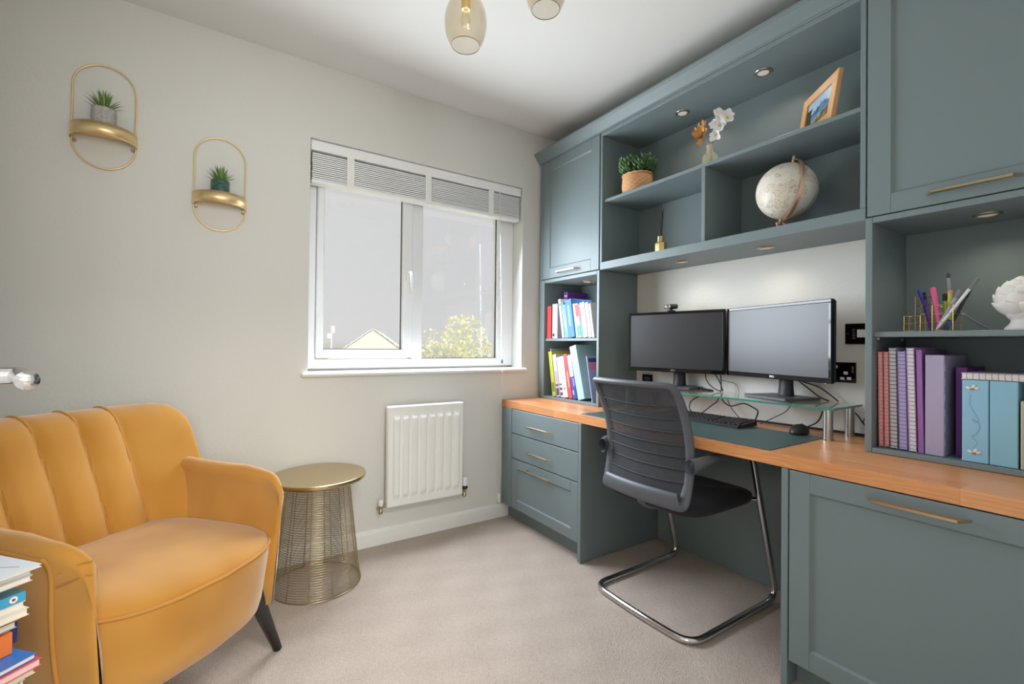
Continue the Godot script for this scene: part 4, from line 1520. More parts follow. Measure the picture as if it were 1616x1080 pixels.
	cable("second black lead from the socket monitor, lying above the first", [V(-0.05, 0.928, 1.43), V(-0.03, 0.906, 1.455), V(-0.020, 0.886, 1.513), V(-0.020, 0.855, 1.559), V(-0.02, 0.8352, 1.583)], 0.0027)
	cable("black lead hanging from the webcam monitor and curling onto the glass", [V(-0.056, 0.95, 1.03), V(-0.060, 0.929, 1.034), V(-0.060, 0.883, 1.041), V(-0.060, 0.850, 1.074), V(-0.060, 0.8348, 1.117)], 0.0026)
	cable("black lead crossing the hanging lead under the webcam monitor", [V(-0.05, 0.945, 1.065), V(-0.050, 0.922, 1.073), V(-0.050, 0.882, 1.101), V(-0.045, 0.8347, 1.117)], 0.0025)
	cable("straight black lead dropping from the webcam monitor's inner corner", [V(-0.05, 0.945, 1.108), V(-0.052, 0.924, 1.109), V(-0.050, 0.8347, 1.112)], 0.0025)
	cable("thin grey wire bent across the wall between the monitors", [V(-0.02, 0.885, 1.095), V(-0.015, 0.883, 1.10), V(-0.012, 0.870, 1.161), V(-0.02, 0.8338, 1.182)], 0.0012)
	cable("coiled lead lying on the glass behind the webcam monitor's stand", [V(-0.03, 0.8352, 0.95), V(-0.05, 0.841, 1.0), V(-0.09, 0.8352, 1.04), V(-0.06, 0.8352, 1.075), V(-0.03, 0.8352, 1.03), V(-0.05, 0.8352, 0.985)], 0.0027)

# ------------------------------------------------------------------ the ceiling pendant
func build_pendant() -> void:
	var hub := V(-1.30, 2.4, 1.19)
	var t := thing("pendant_lamp", "cluster pendant lamp of amber tinted glass globes hanging from the ceiling", "pendant lamp", hub)
	var s := S()
	lathe(s, [P2(0, -0.028), P2(0.11, -0.028), P2(0.125, -0.022), P2(0.125, -0.001), P2(0, -0.001)], 40)
	part("ceiling_rose", s, M.gold, t)
	var globes := [V(-1.385, 2.021, 1.041), V(-1.167, 2.142, 1.185), V(-1.40, 2.19, 1.33)]
	for i in 3:
		var g: Vector3 = globes[i] - hub
		var gl := Node3D.new()
		gl.name = "globe_pendant"
		t.add_child(gl, true)
		gl.position = g
		s = S()
		lathe(s, [P2(0.046, 0.0), P2(0.055, 0.013), P2(0.063, 0.033), P2(0.0685, 0.058), P2(0.0695, 0.08), P2(0.066, 0.106), P2(0.057, 0.132), P2(0.043, 0.152), P2(0.026, 0.165), P2(0.018, 0.168)], 48, 80.0)
		part("glass_shade", s, M.amber, gl)
		s = S()
		var rim := []
		for k in 48: rim.append(V(sin(TAU * k / 48) * 0.046, 0.0, cos(TAU * k / 48) * 0.046))
		tube(s, rim, 0.0013, 6, true)
		part("shade_rim", s, M.amber_rim, gl)
		s = S()
		lathe(s, [P2(0, 0.118), P2(0.013, 0.118), P2(0.015, 0.122), P2(0.015, 0.164), P2(0.022, 0.169), P2(0.022, 0.178), P2(0.006, 0.186), P2(0, 0.188)], 24)
		part("lamp_holder", s, M.gold, gl)
		s = S()
		lathe(s, [P2(0, 0.062), P2(0.010, 0.064), P2(0.0155, 0.072), P2(0.017, 0.084), P2(0.0145, 0.098), P2(0.009, 0.108), P2(0.008, 0.117), P2(0, 0.117)], 20, 80.0)
		part("bulb", s, M.bulb, gl)
		s = S()
		var top := V(0, 0.186, 0)
		var up := V(-g.x * 0.8, -g.y - 0.028, -g.z * 0.8)
		tube(s, [top, V(0, top.y + 0.012, 0), up], 0.0022, 8)
		part("cord", s, M.gold, gl)

# ------------------------------------------------------------------ the two wall shelves and their plants
func spiky_leaf(l: float, w: float, bend: float) -> ArrayMesh:
	var s := S()
	var rows := []
	for j in 6:
		var v := j / 5.0
		var ww := w * (1.0 - pow(v, 1.8)) * (0.75 + 0.5 * v)
		var y := l * v
		var z := bend * l * v * v
		rows.append([V(-ww, y, z), V(0, y - 0.0005, z - ww * 0.45), V(ww, y, z), V(0, y, z + ww * 0.25)])
	skin(s, rows, true)
	s.generate_normals()
	return s.commit()

func succulent(label: String, at: Vector3, pot_r: float, pot_h: float, pm: Material, lm: Material, ribbed: bool, seed_: int) -> void:
	var t := thing("potted_succulent", label, "potted plant", at)
	var s := S()
	if ribbed:
		var rows := []
		for q in [[0.0, 0.86], [0.0, 0.94], [0.004, 0.97], [pot_h * 0.5, 1.0], [pot_h - 0.003, 1.0], [pot_h, 0.97], [pot_h, 0.88], [pot_h - 0.008, 0.86]]:
			var r := []
			for k in 48:
				var a := TAU * k / 48
				var rr: float = pot_r * q[1] * (1.0 + 0.022 * (1.0 if (k / 3) % 2 == 0 else 0.0))
				r.append(V(cos(a) * rr, q[0], -sin(a) * rr))
			rows.append(r)
		skin(s, rows, true)
	else:
		lathe(s, [P2(0, 0), P2(pot_r * 0.95, 0), P2(pot_r, 0.004), P2(pot_r, pot_h - 0.002), P2(pot_r * 0.97, pot_h), P2(pot_r * 0.88, pot_h), P2(pot_r * 0.87, pot_h - 0.008)], 40)
	part("pot", s, pm, t)
	s = S()
	lathe(s, [P2(0.0, pot_h - 0.006), P2(pot_r * 0.9, pot_h - 0.0075)], 30)
	part("soil", s, M.soil, t)
	var r := RandomNumberGenerator.new()
	r.seed = seed_
	var shapes := [spiky_leaf(0.088, 0.0074, 0.2), spiky_leaf(0.076, 0.0076, 0.35), spiky_leaf(0.06, 0.007, 0.5)]
	for k in 34:
		var ring := k / 12
		var o := part("leaf", shapes[mini(ring, 2)], lm if k % 3 else M.succulent_pale, t)
		var a := k * 2.39996
		var tilt := 0.08 + 0.2 * ring + r.randf_range(-0.06, 0.1)
		o.transform = Transform3D(Basis(Vector3.UP, a) * Basis(Vector3.RIGHT, tilt), V(0, pot_h - 0.012, 0) + V(sin(a), 0, cos(a)) * 0.006 * ring)
		o.scale *= (pot_r / 0.036) * 0.93

func wall_shelf(label: String, x: float, y0: float) -> void:
	var t := thing("wall_shelf", label, "wall shelf", V(x, y0, 0.0), 0.0, "gold ring shelves on the wall")
	var s := S()
	var pts := []
	var r := 0.0945
	for k in 25: pts.append(V(cos(PI * k / 24.0) * r, 0.406 - 0.0965 + sin(PI * k / 24.0) * r, 0.006))
	for k in 25: pts.append(V(cos(PI + PI * k / 24.0) * r, 0.0965 + sin(PI + PI * k / 24.0) * r, 0.006))
	tube(s, pts, 0.0033, 10, true)
	part("ring", s, M.gold, t)
	s = S()
	var inner := []; var outer := []
	var rows := [[], [], [], [], []]
	for k in 41:
		var a := PI * k / 40.0
		var co := cos(a); var si := sin(a)
		var d := V(co * 0.1005, 0, 0.003 + si * 0.1)
		var di := V(co * 0.0985, 0, 0.003 + si * 0.098)
		rows[0].append(di + V(0, 0.102, 0)); rows[1].append(d + V(0, 0.102, 0))
		rows[2].append(d + V(0, 0.150, 0)); rows[3].append(di + V(0, 0.150, 0)); rows[4].append(di + V(0, 0.102, 0))
	skin(s, rows, false, true, false)
	part("band", s, M.gold, t)
	s = S()
	var poly := PackedVector2Array()
	for k in 41: poly.append(P2(cos(PI * k / 40.0) * 0.0984, 0.0015 + sin(PI * k / 40.0) * 0.0978))
	T = Transform3D(Basis(Vector3.RIGHT, PI / 2), V(0, 0, 0))
	prism(s, poly, -0.125, -0.122)
	part("tray", s, M.gold, t)
	for sx in [-1.0, 1.0]:
		s = S()
		T = Transform3D(Basis(Vector3.RIGHT, PI / 2), V(sx * 0.086, 0.094, 0.0))
		lathe(s, [P2(0, 0.001), P2(0.006, 0.001), P2(0.006, 0.012), P2(0.0035, 0.014), P2(0.0035, 0.02), P2(0, 0.02)], 14)
		part("fixing_screw", s, M.nickel, t)

func build_wall_shelves() -> void:
	wall_shelf("gold wall shelf in a tall ring holding the grey stone pot", -2.4255, 1.713)
	wall_shelf("gold wall shelf in a tall ring holding the green marbled pot, nearer the window", -2.0425, 1.527)
	succulent("spiky green succulent in a ribbed grey stone pot", V(-2.4225, 1.8383, 0.048), 0.0365, 0.092, M.stone, M.succulent, true, 3)
	succulent("spiky green succulent in a dark green marbled pot", V(-2.043, 1.6523, 0.048), 0.0345, 0.08, M.marble_green, M.succulent, false, 8)

# ------------------------------------------------------------------ books and notebooks
var paints := {}
func paint(c: Color, rough := 0.55) -> StandardMaterial3D:
	var k := "%s%.2f" % [c.to_html(), rough]
	if not paints.has(k): paints[k] = mat(c, rough)
	return paints[k]

# spine faces -x, thickness along z; front, foot and z give the lower corner of the spine
func book(label: String, front_x: float, foot: float, z: float, th: float, h: float, depth: float, lean: float, c: Color, bands := [], group := "", cover := Color(0, 0, 0, 0)) -> Node3D:
	var t := thing("book", label, "book", V(front_x, foot + 0.0006 + maxf(0.0, sin(lean)) * th, z), 0.0, group)
	t.rotation.x = lean
	var m := paint(c)
	var s := S()
	bx(s, V(0, 0, 0), V(0.0018, h, th), 0.0006)
	bx(s, V(0.0018, 0, 0), V(depth, h, 0.0016), 0.0005)
	bx(s, V(0.0018, 0, th - 0.0016), V(depth, h, th), 0.0005)
	part("cover", s, m, t)
	part("pages", box(V(0.0019, 0.002, 0.0017), V(depth - 0.003, h - 0.003, th - 0.0017), 0.0), M.paper, t)
	for b in bands:   # [low, high, colour, left, right] as shares of the spine
		var l: float = b[3] if b.size() > 3 else 0.12
		var r: float = b[4] if b.size() > 4 else 0.88
		part("spine_print", box(V(-0.0003, h * b[0], th * l), V(0.0002, h * b[1], th * r), 0.0), paint(b[2]), t)
	if cover.a > 0.0:
		part("cover_print", box(V(depth * 0.06, h * 0.05, th - 0.0001), V(depth * 0.94, h * 0.95, th + 0.0003), 0.0), paint(cover), t)
	return t

func spiral_book(label: String, front_x: float, foot: float, z: float, th: float, h: float, depth: float, lean: float, c: Color, pagec: Color, wire: Color, group: String) -> void:
	var t := thing("notebook", label, "notebook", V(front_x, foot + 0.0006, z), 0.0, group)
	t.rotation.x = lean
	var s := S()
	bx(s, V(0.004, 0, 0), V(depth, h, 0.0013), 0.0004)
	bx(s, V(0.004, 0, th - 0.0013), V(depth, h, th), 0.0004)
	part("cover", s, paint(c), t)
	part("pages", box(V(0.005, 0.003, 0.0016), V(depth - 0.003, h - 0.003, th - 0.0016), 0.0), paint(pagec, 0.9), t)
	s = S()
	var n := 26
	for k in n:
		var y := h * (0.03 + 0.94 * k / (n - 1.0))
		var p := []
		for j in 9:
			var a := -PI * 0.5 - PI * j / 8.0 + PI
			p.append(V(0.005 - 0.0075 * cos(a), y + 0.0015 * j / 8.0, th * 0.5 + sin(a) * (th * 0.5 + 0.001)))
		tube(s, p, 0.0009, 5)
	part("wire_binding", s, paint(wire, 0.35), t).set_meta("kind", "stuff")

func build_books() -> void:
	var g := "books on the upper shelf beside the window"
	var f := 1.0885
	book("slim red book at the window end of the upper shelf", -0.285, f, 0.0685, 0.040, 0.203, 0.075, 0.0, C(206, 58, 58), [], g)
	book("tall purple book standing behind the red and grey ones", -0.185, f, 0.112, 0.036, 0.296, 0.165, 0.0, C(104, 44, 132), [[0.9, 0.93, C(184, 176, 193)]], g, C(92, 38, 118))
	book("pale grey booklet with a round dark mark at its foot", -0.285, f, 0.122, 0.050, 0.214, 0.075, 0.0, C(172, 174, 181), [[0.05, 0.14, C(70, 74, 92), 0.1, 0.45], [0.07, 0.12, C(172, 174, 181), 0.18, 0.37]], g)
	book("thin white book leaning on the grey booklet", -0.282, f, 0.216, 0.021, 0.242, 0.16, -0.18, C(198, 198, 193), [[0.82, 0.9, C(120, 124, 130)]], g)
	book("teal paperback between the thin white and the blue book", -0.280, f, 0.2395, 0.016, 0.222, 0.15, -0.18, C(88, 150, 158), [[0.3, 0.8, C(180, 210, 210), 0.3, 0.7]], g)
	book("slim grey green paperback against the blue book", -0.284, f, 0.2575, 0.022, 0.205, 0.15, -0.18, C(112, 142, 140), [[0.2, 0.7, C(167, 181, 176), 0.35, 0.65]], g)
	book("thick bright blue book in the middle of the upper shelf", -0.286, f, 0.283, 0.054, 0.230, 0.17, -0.18, C(56, 118, 196), [[0.3, 0.85, C(120, 170, 224), 0.3, 0.6]], g)
	book("narrow white book just after the thick blue one", -0.280, f, 0.341, 0.019, 0.205, 0.15, -0.18, C(190, 188, 186), [[0.1, 0.5, C(150, 196, 196)]], g)
	book("red topped book with a teal and white spine", -0.281, f, 0.364, 0.024, 0.203, 0.15, -0.18, C(195, 181, 176), [[0.62, 0.97, C(204, 78, 88), 0.05, 0.95], [0.05, 0.35, C(64, 160, 150), 0.05, 0.95]], g)
	book("slim green spined book next to the red topped one", -0.281, f, 0.390, 0.015, 0.199, 0.15, -0.18, C(92, 148, 128), [[0.5, 0.95, C(176, 96, 110), 0.05, 0.95]], g)
	book("broad cream book with faint pink lettering bars", -0.283, f, 0.4085, 0.036, 0.206, 0.15, -0.18, C(204, 195, 193), [[0.78, 0.86, C(226, 120, 130), 0.5, 0.8], [0.15, 0.6, C(198, 167, 167), 0.4, 0.55]], g)
	book("white book with a pink outlined spine", -0.281, f, 0.4475, 0.026, 0.203, 0.15, -0.18, C(200, 190, 190), [[0.06, 0.94, C(202, 120, 132), 0.2, 0.28], [0.06, 0.94, C(202, 120, 132), 0.72, 0.8]], g)
	book("last white book of the upper row, by the divider", -0.280, f, 0.4765, 0.017, 0.196, 0.15, -0.18, C(202, 198, 195), [[0.2, 0.8, C(214, 170, 176), 0.6, 0.85]], g)
	g = "books on the lower shelf beside the window"
	f = 0.7275
	book("tall grey folder at the window end of the lower shelf", -0.262, f, 0.118, 0.011, 0.300, 0.21, -0.155, C(150, 156, 160), [], g)
	book("lime green book leaning on the grey folder", -0.288, f, 0.134, 0.033, 0.280, 0.17, -0.17, C(176, 184, 62), [[0.1, 0.3, C(110, 120, 40)]], g)
	book("white book with a dark speckled spine", -0.286, f, 0.172, 0.034, 0.262, 0.17, -0.18, C(188, 183, 184), [[0.03, 0.2, C(80, 66, 88)], [0.24, 0.3, C(110, 84, 110)], [0.35, 0.6, C(170, 150, 170), 0.3, 0.7]], g)
	book("slim white book with black diagonal marks", -0.284, f, 0.210, 0.026, 0.246, 0.17, -0.19, C(197, 193, 190), [[0.05, 0.12, C(60, 56, 62)], [0.18, 0.24, C(60, 56, 62)], [0.3, 0.34, C(90, 86, 92)]], g)
	book("white book with small grey motifs down its spine", -0.289, f, 0.2405, 0.045, 0.250, 0.17, -0.2, C(200, 190, 191), [[0.2, 0.24, C(90, 80, 92), 0.4, 0.6], [0.45, 0.49, C(150, 130, 140), 0.4, 0.6], [0.68, 0.72, C(150, 130, 140), 0.4, 0.6]], g)
	book("coral red book in the middle of the lower shelf", -0.288, f, 0.2915, 0.030, 0.268, 0.17, -0.215, C(222, 76, 76), [[0.25, 0.6, C(244, 150, 140), 0.3, 0.7]], g)
	book("royal blue book with a white upper spine", -0.288, f, 0.3275, 0.036, 0.266, 0.17, -0.23, C(56, 76, 150), [[0.5, 0.98, C(197, 195, 198), 0.05, 0.95], [0.1, 0.2, C(167, 176, 202), 0.2, 0.5], [0.28, 0.46, C(160, 110, 170), 0.5, 0.95]], g)
	book("thick mint green box file, the tallest of the lower row", -0.290, f, 0.3745, 0.056, 0.318, 0.215, -0.26, C(164, 204, 196), [[0.1, 0.6, C(172, 195, 190), 0.05, 0.12]], g, C(158, 200, 192))
	var t := book("thin lilac leaflet with a pink band, leaning at the end of the row", -0.298, f, 0.497, 0.006, 0.262, 0.13, -0.2, C(160, 164, 200), [], g, C(156, 162, 204))
	part("cover_print", box(V(0.010, 0.185, 0.0062), V(0.122, 0.225, 0.0066), 0.0), paint(C(232, 120, 150)), t)
	part("cover_print", box(V(0.010, 0.227, 0.0062), V(0.122, 0.250, 0.0066), 0.0), paint(C(52, 66, 120)), t)
	# the bookcase nearest the doorway
	g = "notebooks and files under the pen holder"
	f = 0.7272
	spiral_book("pink spiral notebook standing against the bookcase side", -0.272, f, 1.7935, 0.012, 0.306, 0.2, -0.012, C(236, 158, 162), C(244, 186, 188), C(226, 120, 130), g)
	spiral_book("second pink spiral notebook, next to the white squared one", -0.272, f, 1.8085, 0.012, 0.306, 0.2, -0.012, C(238, 164, 166), C(244, 190, 190), C(228, 126, 136), g)
	spiral_book("white notebook with a black wire binding", -0.276, f, 1.8245, 0.018, 0.318, 0.21, -0.016, C(206, 190, 214), C(226, 226, 230), C(44, 44, 52), g)
	spiral_book("lavender spiral notebook between the two white ones", -0.278, f, 1.8475, 0.020, 0.309, 0.21, -0.02, C(170, 150, 204), C(196, 186, 224), C(128, 112, 190), g)
	spiral_book("white notebook with a lilac wire binding, beside the purple folder", -0.284, f, 1.873, 0.018, 0.319, 0.21, -0.024, C(196, 160, 206), C(228, 222, 228), C(150, 136, 176), g)
	book("mauve folder beside the glittery box file", -0.278, f, 1.8945, 0.013, 0.312, 0.25, -0.02, C(156, 104, 172), [], g, C(150, 84, 160))
	t = thing("glitter_file", "lilac glittery box file with a clasped edge", "box file", V(-0.282, f + 0.0006, 1.911), 0.0, g)
	part("case", box(V(0, 0, 0), V(0.22, 0.297, 0.043), 0.002), M.glitter, t)
	var s := S()
	for k in 6: bx(s, V(0.003, 0.03 + k * 0.044, 0.0431), V(0.006, 0.052 + k * 0.044, 0.0445), 0.0004)
	part("edge_clip", s, M.steel, t).set_meta("kind", "stuff")
	book("deep purple book set back behind the bee file", -0.225, f, 1.966, 0.024, 0.262, 0.19, 0.0, C(112, 54, 132), [], g)
	for q in [["sky blue lever file with two bees on its spine", 1.9935, C(142, 190, 214), true], ["plain light blue lever file next to the bee file", 2.0485, C(136, 186, 206), false]]:
		t = thing("lever_file", q[0], "lever file", V(-0.290, f + 0.0006, q[1]), 0.0, g)
		var m := paint(q[2], 0.5)
		s = S()
		bx(s, V(0, 0, 0), V(0.004, 0.229, 0.053), 0.002)
		bx(s, V(0.004, 0, 0), V(0.25, 0.229, 0.0025), 0.001)
		bx(s, V(0.004, 0, 0.0505), V(0.25, 0.229, 0.053), 0.001)
		part("cover", s, m, t)
		part("pages", box(V(0.02, 0.006, 0.003), V(0.235, 0.215, 0.05), 0.0), M.paper, t)
		if q[3]:
			for b in [[0.204, 0.02], [0.026, 0.024]]:
				var bee := Node3D.new()
				bee.name = "bee"
				t.add_child(bee, true)
				bee.position = V(-0.001, b[0], b[1])
				s = S()
				for w in [[-0.007, 0.003, 0.5], [0.008, 0.002, -0.4], [0.003, 0.007, -1.0]]:
					T = Transform3D(Basis(Vector3.RIGHT, w[2]).scaled(V(1, 1, 1)), V(0.0006, w[1], w[0]))
					var pl := []
					for k in 12: pl.append(V(-0.0006, sin(TAU * k / 12) * 0.0032, cos(TAU * k / 12) * 0.0065))
					s.set_smooth_group(-1)
					fan(s, pl, V(-0.0012, 0, 0), true)
				part("wings", s, paint(C(232, 226, 214)), bee)
				s = S()
				tube(s, [V(0, -0.001, -0.005), V(-0.001, 0, -0.002), V(-0.001, 0, 0.002), V(0, 0.001, 0.005)], [0.001, 0.0026, 0.0028, 0.0012], 8)
				part("body", s, paint(C(176, 128, 66)), bee)
			s = S()
			tube(s, curve([V(-0.0002, 0.188, 0.018), V(-0.0002, 0.16, 0.016), V(-0.0002, 0.135, 0.027), V(-0.0002, 0.118, 0.033), V(-0.0002, 0.112, 0.026), V(-0.0002, 0.12, 0.022), V(-0.0002, 0.105, 0.036), V(-0.0002, 0.082, 0.03), V(-0.0002, 0.07, 0.02), V(-0.0002, 0.055, 0.031), V(-0.0002, 0.04, 0.022)], 5), 0.0004, 4)
			part("flight_line", s, paint(C(110, 150, 170)), t)
	t = thing("notebook", "lilac spiral notebook lying flat on top of the two lever files", "notebook", V(-0.286, 0.9580, 1.990), 0.0, g)
	s = S()
	bx(s, V(0, 0, 0), V(0.2, 0.002, 0.26), 0.0005)
	bx(s, V(0, 0.0165, 0), V(0.2, 0.0185, 0.26), 0.0005)
	part("cover", s, paint(C(206, 190, 214)), t)
	part("pages", box(V(0.002, 0.0021, 0.002), V(0.198, 0.0164, 0.258), 0.0), M.paper, t)
	s = S()
	for k in 20:
		var p := []
		for j in 7:
			var a := PI * j / 6.0 + PI / 2
			p.append(V(0.003 + cos(a) * 0.007, 0.0095 + sin(a) * 0.0105, 0.012 + k * 0.0125 + 0.001 * j / 6.0))
		tube(s, p, 0.0008, 5)
	part("wire_binding", s, paint(C(150, 140, 160), 0.35), t).set_meta("kind", "stuff")
	t = thing("magazine_file", "taupe grey box file at the end of the row", "box file", V(-0.292, f + 0.0006, 2.106), 0.0, g)
	part("case", box(V(0, 0, 0), V(0.24, 0.18, 0.085), 0.002), paint(C(176, 170, 154)), t)
	s = S()
	T = Transform3D(Basis(Vector3.FORWARD, PI / 2), V(0.0002, 0.05, 0.02))
	lathe(s, [P2(0, -0.001), P2(0.004, -0.001), P2(0.004, -0.0002)], 14)
	part("finger_hole", s, paint(C(120, 116, 106)), t)

# ------------------------------------------------------------------ things on the shelves
func ell(s: SurfaceTool, c: Vector3, r: Vector3, n := 16, rings := 10) -> void:
	var rows := []
	for j in rings + 1:
		var v := PI * j / rings
		var row := []
		for k in n:
			var a := TAU * k / n
			row.append(c + V(sin(v) * cos(a) * r.x, -cos(v) * r.y, -sin(v) * sin(a) * r.z))
		rows.append(row)
	skin(s, rows, true)

func petal(l: float, w: float, cup: float) -> ArrayMesh:
	var s := S()
	var top := []; var bot := []
	for j in 8:
		var v := j / 7.0
		var ww := w * pow(sin(PI * clampf(0.06 + 0.9 * v, 0, 1)), 0.7)
		var a := []; var b := []
		for k in 5:
			var u := k / 2.0 - 1.0
			var p := V(u * ww, l * v, cup * (v * v * l * 0.5 + u * u * ww * 0.6))
			a.append(p); b.append(p - V(0, 0, 0.0006))
		top.append(a); bot.append(b)
	skin(s, top)
	skin(s, bot, false, true)
	s.generate_normals()
	return s.commit()

func bloom(parent: Node, at: Vector3, dir: Vector3, size: float, m: Material, core: Material, n := 5, cup := 0.45) -> void:
	var b := Node3D.new()
	b.name = "bloom"
	parent.add_child(b, true)
	var z := dir.normalized()
	var x := Vector3.UP.cross(z).normalized()
	b.transform = Transform3D(Basis(x, z.cross(x), z), at)
	var pm := petal(size, size * 0.42, cup)
	for k in n:
		var o := part("petal", pm, m, b)
		o.transform = Transform3D(Basis(Vector3.BACK, TAU * (k + rng.randf_range(-0.2, 0.2)) / n) * Basis(Vector3.RIGHT, rng.randf_range(0.05, 0.6)) * Basis(Vector3.UP, rng.randf_range(-0.3, 0.3)), V(0, 0, 0.001 * (k % 2)))
		o.scale = Vector3.ONE * rng.randf_range(0.85, 1.2)
	var s := S()
	ell(s, V(0, 0, 0.005), V(size * 0.14, size * 0.16, size * 0.2), 10, 6)
	part("flower_centre", s, core, b)

func build_shelf_things() -> void:
	# grass in a woven basket
	var t := thing("basket_plant", "bushy green plant in a small round woven basket", "potted plant", V(-0.205, 1.8405, 0.727))
	var s := S()
	var rows := []
	for j in 31:
		var v := j / 30.0
		var r := []
		for k in 60:
			var a := TAU * k / 60
			var base := lerpf(0.074, 0.081, sin(v * PI * 0.8)) - 0.006 * v
			var rr := base + 0.0022 * sin(v * PI * 18.0) * (1.0 if (k / 2 + int(v * 9.0)) % 2 == 0 else -1.0) + 0.0012 * cos(v * PI * 18.0)
			r.append(V(cos(a) * rr, 0.0 + v * 0.098, -sin(a) * rr))
		rows.append(r)
	skin(s, rows, true)
	part("woven_basket", s, M.basket, t)
	s = S()
	var rim := []
	for k in 60: rim.append(V(cos(TAU * k / 60) * 0.0755, 0.098 + 0.0015 * sin(k * PI / 2.0), sin(TAU * k / 60) * 0.0755))
	tube(s, rim, 0.004, 8, true)
	part("rim", s, M.basket, t)
	s = S()
	lathe(s, [P2(0.0, 0.09), P2(0.073, 0.088)], 24)
	part("soil", s, M.soil, t)
	var lf := S()
	rows = []
	for j in 5:
		var v := j / 4.0
		var w := 0.0055 * sin(PI * clampf(v * 0.9 + 0.08, 0, 1))
		rows.append([V(-w, 0.024 * v, 0.004 * v * v), V(0, 0.024 * v, 0.004 * v * v + 0.0012), V(w, 0.024 * v, 0.004 * v * v)])
	skin(lf, rows)
	lf.generate_normals()
	var mm := MultiMesh.new()
	mm.transform_format = MultiMesh.TRANSFORM_3D
	mm.mesh = lf.commit()
	mm.instance_count = 1320
	rng.seed = 71
	s = S()
	var i := 0
	for st in 110:
		var a := rng.randf() * TAU
		var rr := sqrt(rng.randf()) * 0.066
		var foot := V(cos(a) * rr, 0.088, sin(a) * rr)
		var h := rng.randf_range(0.075, 0.118) * (1.0 - 0.2 * rr / 0.066)
		var tip := foot + V(cos(a) * rr * 0.55 + rng.randf_range(-0.01, 0.01), h, sin(a) * rr * 0.55 + rng.randf_range(-0.01, 0.01))
		tube(s, [foot, foot.lerp(tip, 0.5) + V(0, 0.004, 0), tip], 0.0009, 4)
		for k in 12:
			var p := foot.lerp(tip, 0.22 + 0.065 * k)
			var b := Basis(Vector3.UP, k * 2.4 + a) * Basis(Vector3.RIGHT, rng.randf_range(0.4, 1.0) * (1.0 - 0.05 * k))
			mm.set_instance_transform(i, Transform3D(b.scaled(Vector3.ONE * rng.randf_range(0.7, 1.15)), p))
			i += 1
	part("stems", s, M.leaf_dark, t).set_meta("kind", "stuff")
	var mi := MultiMeshInstance3D.new()
	mi.name = "foliage"
	mi.multimesh = mm
	mi.material_override = M.leaf
	mi.set_meta("kind", "stuff")
	t.add_child(mi)
	# flowers in a ribbed bottle vase
	t = thing("bottle_vase", "small ribbed glass bottle vase with a gold tint", "vase", V(-0.222, 1.8405, 1.158))
	s = S()
	rows = []
	for q in [[0.0, 0.026], [0.004, 0.0305], [0.03, 0.0315], [0.052, 0.030], [0.062, 0.024], [0.068, 0.0155], [0.076, 0.0135], [0.092, 0.0135], [0.096, 0.0165], [0.1, 0.0165]]:
		var r := []
		for k in 64:
			var a := TAU * k / 64
			var rr: float = q[1] * (1.0 + (0.05 * cos(a * 16.0) if q[0] < 0.06 else 0.0))
			r.append(V(cos(a) * rr, q[0], -sin(a) * rr))
		rows.append(r)
	skin(s, rows, true)
	part("bottle", s, M.vase_glass, t)
	s = S()
	lathe(s, [P2(0, 0.001), P2(0.025, 0.001), P2(0.0275, 0.006), P2(0.0275, 0.012), P2(0, 0.012)], 32)
	part("tinted_base", s, M.gold_glass, t)
	var fl := thing("flower_stem", "white orchid flowers with a stem standing in the bottle vase", "flowers", V(-0.222, 1.8405, 1.158))
	s = S()
	tube(s, curve([V(0.004, 0.015, 0.006), V(0.004, 0.1, 0.006), V(0.008, 0.14, 0.03), V(-0.005, 0.18, 0.06), V(-0.012, 0.205, 0.09)], 6), 0.0016, 7)
	part("stem", s, M.stem, fl)
	for q in [[V(-0.012, 0.205, 0.055), V(-0.8, 0.1, 0.5), 0.036], [V(-0.02, 0.182, 0.092), V(-0.7, 0.0, 0.75), 0.036], [V(-0.015, 0.165, 0.055), V(-0.85, -0.2, 0.4), 0.036], [V(-0.012, 0.176, 0.032), V(-0.8, 0.1, 0.1), 0.024], [V(-0.010, 0.133, 0.034), V(-0.8, -0.2, 0.2), 0.03]]:
		bloom(fl, q[0], q[1], q[2], M.petal, paint(C(206, 196, 130)))
	fl = thing("flower_stem", "gold artificial flower and bud standing in the bottle vase", "flowers", V(-0.222, 1.8405, 1.158))
	s = S()
	tube(s, curve([V(-0.004, 0.015, -0.006), V(-0.004, 0.1, -0.006), V(-0.008, 0.135, -0.03), V(-0.01, 0.17, -0.055)], 6), 0.0016, 7)
	part("stem", s, M.petal_gold, fl)
	bloom(fl, V(-0.012, 0.162, -0.036), V(-0.85, 0.05, 0.2), 0.038, M.petal_gold, M.petal_gold, 5, 0.8)
	bloom(fl, V(-0.012, 0.129, -0.036), V(-0.8, -0.3, -0.1), 0.02, M.petal_gold, M.petal_gold, 4, 0.8)
	for q in [[V(-0.008, 0.165, -0.055), 0.35, 0.045], [V(-0.006, 0.17, -0.055), -0.1, 0.05], [V(-0.008, 0.19, -0.028), 0.1, 0.036], [V(-0.006, 0.185, -0.03), -0.35, 0.034]]:
		var o := part("gold_leaf", petal(q[2], 0.007, 0.2), M.petal_gold, fl)
		o.transform = Transform3D(Basis(Vector3.RIGHT, q[1] * -1.0) * Basis(Vector3.UP, -PI / 2), q[0])
	# leaning wooden picture frame
	t = thing("framed_picture", "pale wooden picture frame with a lake and mountain picture, leaning on the top shelf", "picture frame", V(-0.200, 1.843, 1.572))
	var dirx := V(-0.15, 0, 0.18).normalized()
	var face := V(-0.77, 0, -0.64)
	face = Vector3.UP.cross(dirx) * -1.0
	if face.x > 0: face = -face
	t.basis = Basis(dirx, Vector3.UP, dirx.cross(Vector3.UP)) * Basis(Vector3.RIGHT, -0.16)
	var W := 0.117
	var H := 0.178
	s = S()
